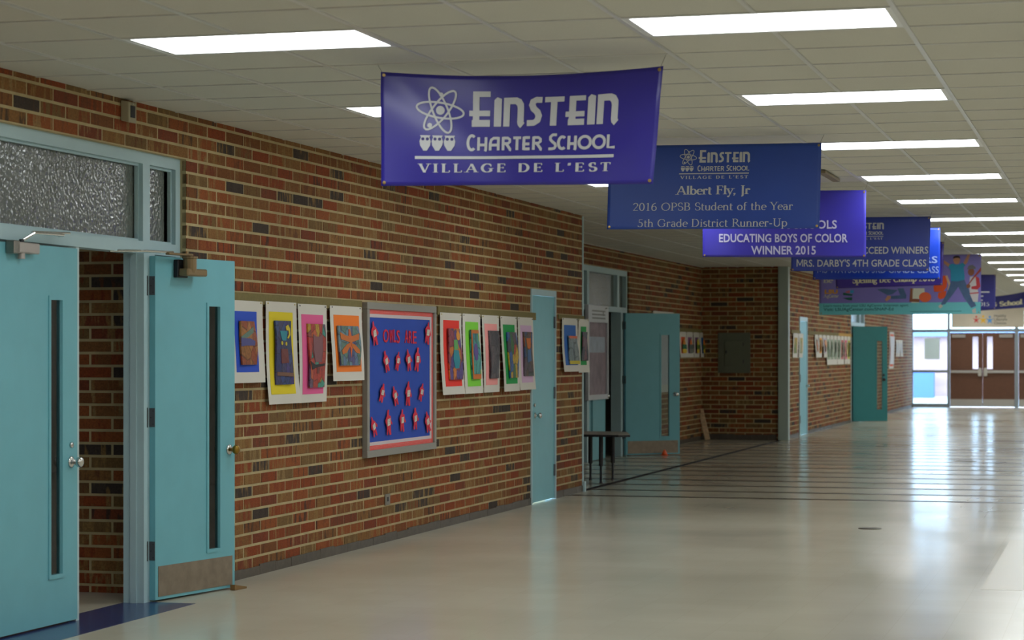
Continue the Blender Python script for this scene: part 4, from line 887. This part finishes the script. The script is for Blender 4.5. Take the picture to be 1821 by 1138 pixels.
artwork('lime-matted drawing with purple figure, second right of the board', XW, 18.84, 19.40, 1.148, 1.864, pm('lime', (128, 214, 60)), (.14, .87, .10, .91), (.32, .80, .20, .82), art_mat('collage_teal', [(60, 140, 160), (70, 150, 150), (52, 124, 150), (80, 160, 150)], 9), seed=6, curl=.014,
        extras=[('border', Ok, [(0, 0), (1, 0), (1, .07), (0, .07)]), ('border', Ok, [(0, .9), (1, .9), (1, 1), (0, 1)]), ('border', Ok, [(0, .07), (.14, .07), (.14, .9), (0, .9)]), ('border', mat('collage_lime_bar', (150, 180, 60), .6), [(.9, .07), (1, .07), (1, .9), (.9, .9)]), ('figure', Pk, [(.38, .28), (.6, .28), (.72, .44), (.6, .62), (.4, .62), (.24, .46)])])
artwork('salmon-matted dark drawing, middle of the five beside the narrow door', XW, 19.45, 20.02, 1.147, 1.862, pm('salmon', (246, 160, 156)), (.12, .86, .11, .905), (.30, .86, .20, .82), art_mat('collage_charcoal', [(70, 66, 72), (84, 78, 84), (62, 60, 70), (92, 80, 84)], 13), seed=7, curl=.02, lean=.05)
artwork('green-matted drawing, second from the narrow door', XW, 20.08, 20.66, 1.146, 1.862, pm('green', (16, 152, 72)), (.12, .84, .11, .90), (.26, .84, .21, .82), art_mat('collage_rainbow', [(60, 110, 60), (196, 160, 40), (176, 56, 44), (50, 90, 150), (90, 74, 84), (70, 66, 76)], 10), seed=8, curl=.025, lean=.05)
artwork('lilac-matted drawing hanging over the edge of the narrow door', XW, 20.70, 21.27, 1.15, 1.862, pm('lilac', (212, 176, 208)), (.14, .86, .11, .90), (.26, .80, .20, .81), art_mat('collage_dusk', [(86, 72, 84), (60, 82, 120), (150, 84, 44), (92, 70, 60), (70, 80, 76)], 10), seed=10, curl=.022, lean=.09,
        extras=[('lantern', Ok, [(.2, .14), (.75, .14), (.7, .36), (.5, .4), (.28, .36)]), ('blue_body', mat('collage_steel_blue', (60, 100, 146), .6), [(.3, .4), (.7, .4), (.78, .66), (.3, .68)])])
artwork('blue-matted drawing with orange edge right of the narrow door', XW, 22.47, 23.15, 1.315, 1.882, pm('blue', (36, 102, 184)), (.12, .86, .13, .88), (.30, .86, .33, .86), art_mat('collage_stone', [(120, 136, 140), (104, 122, 130), (132, 144, 144)], 9), seed=12, curl=.03,
        extras=[('top_bar', mat('collage_coral', (222, 106, 66), .6), [(0, 0), (1, 0), (1, .09), (0, .09)]), ('bottom_bar', Yk, [(0, .88), (1, .88), (1, 1), (0, 1)])])
artwork('green-matted dark drawing overhanging the brick wall corner', XW, 23.20, 23.66, 1.30, 1.882, pm('green', (16, 152, 72)), (.22, .76, .14, .86), (.26, .76, .24, .78), art_mat('collage_plum', [(70, 66, 84), (110, 70, 84), (60, 62, 76)], 10), seed=11, curl=.01)
# recess: four small drawings
cols = [((226, 96, 50), (230, 150, 40), (40, 110, 70), (226, 186, 40)), ((150, 100, 140), (226, 120, 60), (90, 100, 96), (120, 120, 110)), ((130, 90, 130), (216, 196, 40), (90, 120, 40), (226, 190, 40)), ((26, 96, 170), (230, 130, 40), (90, 110, 40), (224, 196, 40))]
for i in range(4):
    y0 = 36.02 + .595 * i; c = cols[i]; f = lambda n, k: mat('tulip_%s_%d_%d' % (n, i, k), c[k], .7)
    artwork(['flower drawing with red sky right beside the open recess door', 'greyish flower drawing, second from the open recess door', 'yellow bud drawing, third from the open recess door', 'orange flower drawing with blue sky at the recess corner'][i], XA, y0, y0 + .555, 1.44, 1.868, None, None, (.18, .8, .2, .84), f('sky', 0), seed=20 + i, curl=.006 if i != 2 else .02,
            extras=[('flower', f('flower', 1), [(.3, .2), (.5, .08), (.7, .2), (.8, .42), (.5, .5), (.2, .42)]), ('leaves', f('leaves', 2), [(.05, .45), (.95, .45), (.95, .74), (.05, .74)]), ('pot', f('pot', 3), blob(.5, .86, .45, .14))], group='flower drawings in the recess')
# far wall: sheets beside the far narrow door and the long row
far = [(39.36, .66, 1.43, 1.87, [(190, 120, 60), (210, 170, 50), (120, 150, 80)], 'flower drawing hung nearest the grey column'), (40.06, .60, 1.43, 1.87, [(170, 170, 120), (130, 180, 70), (220, 170, 90)], 'greenish drawing tucked against the pale narrow door')]
row = [((196, 196, 190), (226, 150, 110)), ((226, 150, 40), (230, 170, 50)), ((190, 180, 200), (220, 160, 120)), ((150, 168, 140), (160, 176, 150)), ((146, 160, 136), (156, 170, 146)), ((150, 164, 140), (152, 166, 142)), ((140, 156, 130), (150, 166, 140)), ((196, 100, 100), (200, 170, 140)), ((226, 90, 130), (226, 200, 160)), ((200, 190, 40), (110, 130, 60))]
for i, (ys, w, z0, z1, pal, lab) in enumerate(far):
    artwork(lab, XW, ys, ys + w, z0, z1, None, None, (.2, .8, .18, .82), art_mat('far_a%d' % i, pal, 5), seed=30 + i, curl=.006, group='small drawings on the far wall')
for i, (c0, c1) in enumerate(row):
    ys = 42.25 + .58 * i; lo = i < 3
    artwork('narrow drawing on the far wall, %s along the long row from the narrow door' % (['first', 'second', 'third', 'fourth', 'fifth', 'sixth', 'seventh', 'eighth', 'ninth', 'last'][i]), XW, ys, ys + .5, 1.43 if lo else 1.28, 1.868, mat('far_mat%d' % i, c0, .7), (.15, .85, .14, .82), (.28, .74, .22, .74), art_mat('far_b%d' % i, [c1, c0, tuple(int(v * .7) for v in c1)], 6), seed=40 + i, curl=.02, group='small drawings on the far wall')
for i in range(5):
    ys = 51.6 + .62 * i if i < 2 else 58.0 + .62 * (i - 2)
    artwork(['white sheet with grey print, first beyond the far open door', 'white sheet with grey print, second beyond the far open door', 'white sheet right of the tall orange-ended chart', 'white sheet, second right of the tall chart', 'last white sheet before the glazed exit'][i], XW, ys, ys + .55, 1.42, 1.86, None, None, (.14, .86, .2, .8), mat('pale_grey_print', (196, 198, 204), .7), seed=60 + i, curl=.004, group='white sheets near the exit')
artwork('tall white chart with orange ends on the wall before the exit', XW, 56.3, 57.5, 1.12, 2.05, mat('orange_ends', (226, 96, 56), .7), (.12, .9, .06, .94), (.12, .9, .12, .88), mat('pale_chart', (214, 214, 222), .7), seed=70, curl=.004, group='white sheets near the exit')
artwork('large white paper on the recess wall seen through the open door glass', XA, 33.85, 35.5, .885, 2.175, None, None, (.1, .9, .1, .9), mat('pale_grey_print', (196, 198, 204), .7), seed=71, curl=.0, group='recess papers')

# ------------------------------------------------------------------ bulletin board
by0, by1, bz0, bz1 = 16.21, 18.0, .696, 1.908
bb = empty('bulletin_board', (XW, (by0 + by1) / 2, bz0)); tag(bb, 'grey framed bulletin board with blue paper, striped border and red letters', 'bulletin board')
cy = (by0 + by1) / 2; w2 = (by1 - by0) / 2; hb_ = bz1 - bz0
fr = MB(); e = .055
fr.box(0, .045, -w2, w2, 0, e).box(0, .045, -w2, w2, hb_ - e, hb_).box(0, .045, -w2, -w2 + e, e, hb_ - e).box(0, .045, w2 - e, w2, e, hb_ - e)
fr.build('frame', mat('grey_board_frame', (150, 148, 140), .45, .3), bb, bevel=.003)
bx('backing', mat('board_blue_paper', (34, 74, 176), .8, noise=.05, nscale=6), (.0, .022, -w2 + e, w2 - e, e, hb_ - e), bb)
BW = mat('border_pale', (208, 196, 200), .7); BR_ = mat('border_red', (232, 92, 84), .7)
bd = MB(); bd.box(.022, .027, -w2 + e, w2 - e, e, e + .062).box(.022, .027, -w2 + e, w2 - e, hb_ - e - .062, hb_ - e).box(.022, .027, -w2 + e, -w2 + e + .045, e + .062, hb_ - e - .062).box(.022, .027, w2 - e - .075, w2 - e, e + .062, hb_ - e - .062)
bo = bd.build('border', BW, bb)
st = MB()
for k in range(4): st.box(.027, .0285, -w2 + e + .03, w2 - e - .03, hb_ - e - .034 + .009 * k, hb_ - e - .0265 + .009 * k).box(.027, .0285, -w2 + e + .03, w2 - e - .03, e + .001 + .009 * k, e + .0085 + .009 * k)
for k in range(3): st.box(.027, .0285, -w2 + e + .004 + .009 * k, -w2 + e + .011 + .009 * k, e + .0, hb_ - e).box(.027, .0285, w2 - e - .034 + .011 * k, w2 - e - .025 + .011 * k, e, hb_ - e)
st.build('border_stripes', BR_, bo)['kind'] = 'stuff'
RED = mat('red_paper', (214, 36, 66), .7)
# letters, one piece each
bpx = lambda u: -w2 + 2 * w2 * u; bpz = lambda v: hb_ * (1 - v)
# fractions of the board measured across (u) and down (v)
lx = [('O', .23, .301), ('W', .312, .362), ('L', .370, .404), ('S', .411, .454), ('A', .525, .573), ('R', .581, .625), ('E', .637, .69)]
for ch, u0, u1 in lx:
    P_ = fit(sans(ch, .006), by0 + 1.86 * u0 - cy, by0 + 1.86 * u1 - cy, 0, .108, .73); zb = bpz(.257); dz = random.uniform(-.006, .006)
    q = MB()
    for poly in P_: q.prism(poly, lambda a, b: (.024, a, zb - b + dz), lambda a, b: (.029, a, zb - b + dz))
    q.build('letter', RED, bb)
FIG = [(-.05, .5), (.05, .5), (.07, .30), (.17, .26), (.24, .05), (.30, -.02), (.26, -.12), (.18, -.05), (.16, -.2), (.2, -.48), (.1, -.5), (.02, -.24), (-.06, -.5), (-.16, -.48), (-.14, -.2), (-.2, .0), (-.26, -.04), (-.28, .1), (-.18, .24), (-.08, .3)]
figs = [(0.099, 0.202, 0.19, 12, 'top left corner'),
        (0.84, 0.187, 0.19, -14, 'top right corner'),
        (0.254, 0.384, 0.175, 16, 'first in the upper row'),
        (0.411, 0.38, 0.155, -18, 'second in the upper row'),
        (0.56, 0.376, 0.18, 8, 'third in the upper row'),
        (0.687, 0.372, 0.195, -10, 'fourth in the upper row'),
        (0.201, 0.587, 0.155, -24, 'first in the middle row'),
        (0.375, 0.612, 0.165, 18, 'second in the middle row'),
        (0.556, 0.602, 0.2, -6, 'third in the middle row'),
        (0.748, 0.597, 0.155, -26, 'fourth in the middle row'),
        (0.091, 0.804, 0.165, 22, 'first in the bottom row'),
        (0.284, 0.785, 0.2, 2, 'second in the bottom row'),
        (0.472, 0.779, 0.18, -3, 'third in the bottom row'),
        (0.657, 0.777, 0.18, 0, 'fourth in the bottom row'),
        (0.84, 0.806, 0.18, 14, 'last in the bottom row')]
for (u, v, sz, ang, where) in figs:
    o = empty('paper_figure', (XW + .037, by0 + 1.86 * u, bz0 + bpz(v))); tag(o, 'red paper cutout figure with white card, %s of the bulletin board' % where, 'paper figure', 'red cutouts on the bulletin board')
    r = math.radians(ang)
    def rot(p, r=r): return (p[0] * math.cos(r) - p[1] * math.sin(r), p[0] * math.sin(r) + p[1] * math.cos(r))
    sx = sz * 1.45
    jit = [(a + random.uniform(-.03, .03), b + random.uniform(-.02, .02)) for a, b in FIG]
    MB().prism(jit, lambda a, b: (-.004 + .02 * abs(a), rot((a, b))[0] * sx, rot((a, b))[1] * sz), lambda a, b: (-.001 + .02 * abs(a), rot((a, b))[0] * sx, rot((a, b))[1] * sz)).build('body', RED, o)
    card = [(-.12, -.14), (.12, -.10), (.12, .17), (-.12, .13)]
    cd = MB().prism(card, lambda a, b: (.0045, rot((a, b))[0] * sx, rot((a, b))[1] * sz), lambda a, b: (.006, rot((a, b))[0] * sx, rot((a, b))[1] * sz)).build('card', WHITE, o)
    q = MB()
    for k in (-.04, .03, .09): q.prism([(-.08, k), (.08, k + .012), (.08, k + .025), (-.08, k + .013)], lambda a, b: (.006, rot((a, b))[0] * sx, rot((a, b))[1] * sz), lambda a, b: (.0068, rot((a, b))[0] * sx, rot((a, b))[1] * sz))
    q.build('written_lines', mat('pencil_grey', (150, 150, 150), .7), cd)['kind'] = 'stuff'

# ------------------------------------------------------------------ small things on the walls and floor
t = empty('motion_sensor', (XW, 11.98, 2.88)); tag(t, 'small beige alarm sensor on the brick wall under the ceiling', 'sensor')
CASE = mat('beige_case', (164, 156, 128), .5)
MB().prism([(-.06, 0), (.06, 0), (.06, .12), (-.06, .12)], lambda a, z: (0, a, z), lambda a, z: (.05, a * .9, z - .01)).build('case', CASE, t, bevel=.004)
MB().box(.046, .053, -.03, .03, .02, .09).build('lens', BLACK, t); MB().lathe([(.006, 0), (.004, .004)], (.052, 0, .1), (1, 0, 0), 8).build('indicator', WHITE, t)
t = empty('wall_outlet', (XW, 16.81, .293)); tag(t, 'small steel outlet plate low on the brick wall', 'outlet')
bx('plate', STEEL, (0, .008, -.06, .06, 0, .09), t, bevel=.002); bx('socket', BLACK, (.008, .0095, -.02, .02, .03, .065), t)
# electrical panel
t = empty('electrical_panel', (-6.505, RC1, 1.166)); tag(t, 'grey green electrical panel flush in the recess wall', 'electrical panel')
PG = mat('panel_grey_green', (104, 110, 94), .5, noise=.06, nscale=10)
MB().box(-.282, .282, -.02, .1, 0, .70).build('cover', PG, t, bevel=.004); d = MB().box(-.165, .165, -.032, -.02, .12, .57).build('panel_door', PG, t, bevel=.004); MB().box(-.145, -.125, -.042, -.032, .34, .39).build('latch', DARKMETAL, d)
for z in (.2, .5): MB().box(.16, .17, -.034, -.02, z - .03, z + .03).build('panel_hinge', DARKMETAL, d)
# leaning plank
t = MB().box(-.045, .045, -.012, .012, 0, .56).build('wooden_plank', mat('split_wood', (222, 190, 150), .8, noise=.3, nscale=25), bevel=.004)
t.location = (-6.94, 37.93, .005); t.rotation_euler = (math.radians(-12), math.radians(-14), .1); tag(t, 'short wooden plank leaning in the recess corner', 'plank')
# small orange cone
t = empty('orange_cone', (-6.52, 32.1, 0)); tag(t, 'tiny orange marker cone on the floor by the open recess door', 'cone')
OR = mat('orange_plastic', (248, 96, 32), .4)
MB().lathe([(.045, .004), (.04, .03), (.02, .07), (.008, .085)], (0, 0, 0), (0, 0, 1), 16).build('cone_body', OR, t, smooth=True); MB().lathe([(.058, 0), (.058, .006)], (0, 0, 0), (0, 0, 1), 16).build('base', OR, t)
# trapezoid table
t = empty('activity_table', (-6.1, 25.4, 0)); tag(t, 'low grey topped activity table with black legs behind the wall corner', 'table')
top = [(.50, -.50), (.62, -.42), (.40, .40), (.30, .48), (-.55, .48), (-.62, .4), (-.62, -.42), (-.55, -.50)]
MB().prism(top, lambda a, b: (a, b, .545), lambda a, b: (a, b, .572)).build('table_top', mat('grey_laminate', (150, 146, 136), .35), t)
MB().prism([(a * 1.004, b * 1.004) for a, b in top], lambda a, b: (a, b, .542), lambda a, b: (a, b, .566)).build('edge_band', BLACK, t)
for (lx_, ly_) in ((.01, .17), (.26, -.35), (.24, .35), (-.5, -.35)):
    l = MB().tube([(lx_, ly_, .2), (lx_, ly_, .542)], .026, 12).build('leg', BLACK, t); MB().tube([(lx_, ly_, .012), (lx_, ly_, .2)], .014, 10).build('leg_extension', DARKMETAL, l); MB().lathe([(.02, 0), (.018, .014)], (lx_, ly_, 0), (0, 0, 1), 10).build('foot', BLACK, l)
# notice case on the closed leaf, its brick and window reflection painted on
t = empty('notice_case', (XA - .03, 30.15, .86)); tag(t, 'white framed notice case with a painted violet reflection, on the closed recess leaf', 'notice case')
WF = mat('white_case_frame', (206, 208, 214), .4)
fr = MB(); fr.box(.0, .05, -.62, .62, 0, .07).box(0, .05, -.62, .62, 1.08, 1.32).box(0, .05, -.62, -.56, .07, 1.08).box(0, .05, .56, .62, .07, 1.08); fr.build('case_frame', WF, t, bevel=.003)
bx('painted_brick_reflection', mat('violet_grey_reflection', (150, 128, 140), .5, noise=.3, nscale=7), (.005, .02, -.56, .56, .07, 1.08), t); bx('painted_window_reflection', mat('pale_blue_reflection', (176, 186, 204), .5, noise=.2, nscale=6), (.02, .022, -.5, .5, .66, .88), t)
ln = MB()
for k in range(3): ln.box(.05, .052, -.4, .4, 1.13 + .05 * k, 1.15 + .05 * k)
ln.build('header_lines', mat('pencil_grey', (150, 150, 150), .7), t)['kind'] = 'stuff'
# strip at the ceiling by the second banner and small beacon
t = bx('ceiling_batten', mat('brown_batten', (128, 116, 88), .6), (-2.39, -2.33, 18.05, 19.0, H - .03, H - .003), bevel=.003); tag(t, 'short brown batten fixed under the ceiling beside the second banner', 'batten')
# added lamp, out of view, to brighten the passage and its patterned glass
t = empty('added_passage_light', (-8.4, 11.0, 2.95)); tag(t, 'added ceiling panel lighting the passage, out of view', 'ceiling light')
bx('frame', TROF, (-.62, .62, -.32, .32, .01, .05), t); bx('lens', mat('added_passage_lens', (214, 230, 255), .4, emit=4.0), (-.58, .58, -.28, .28, .002, .01), t)
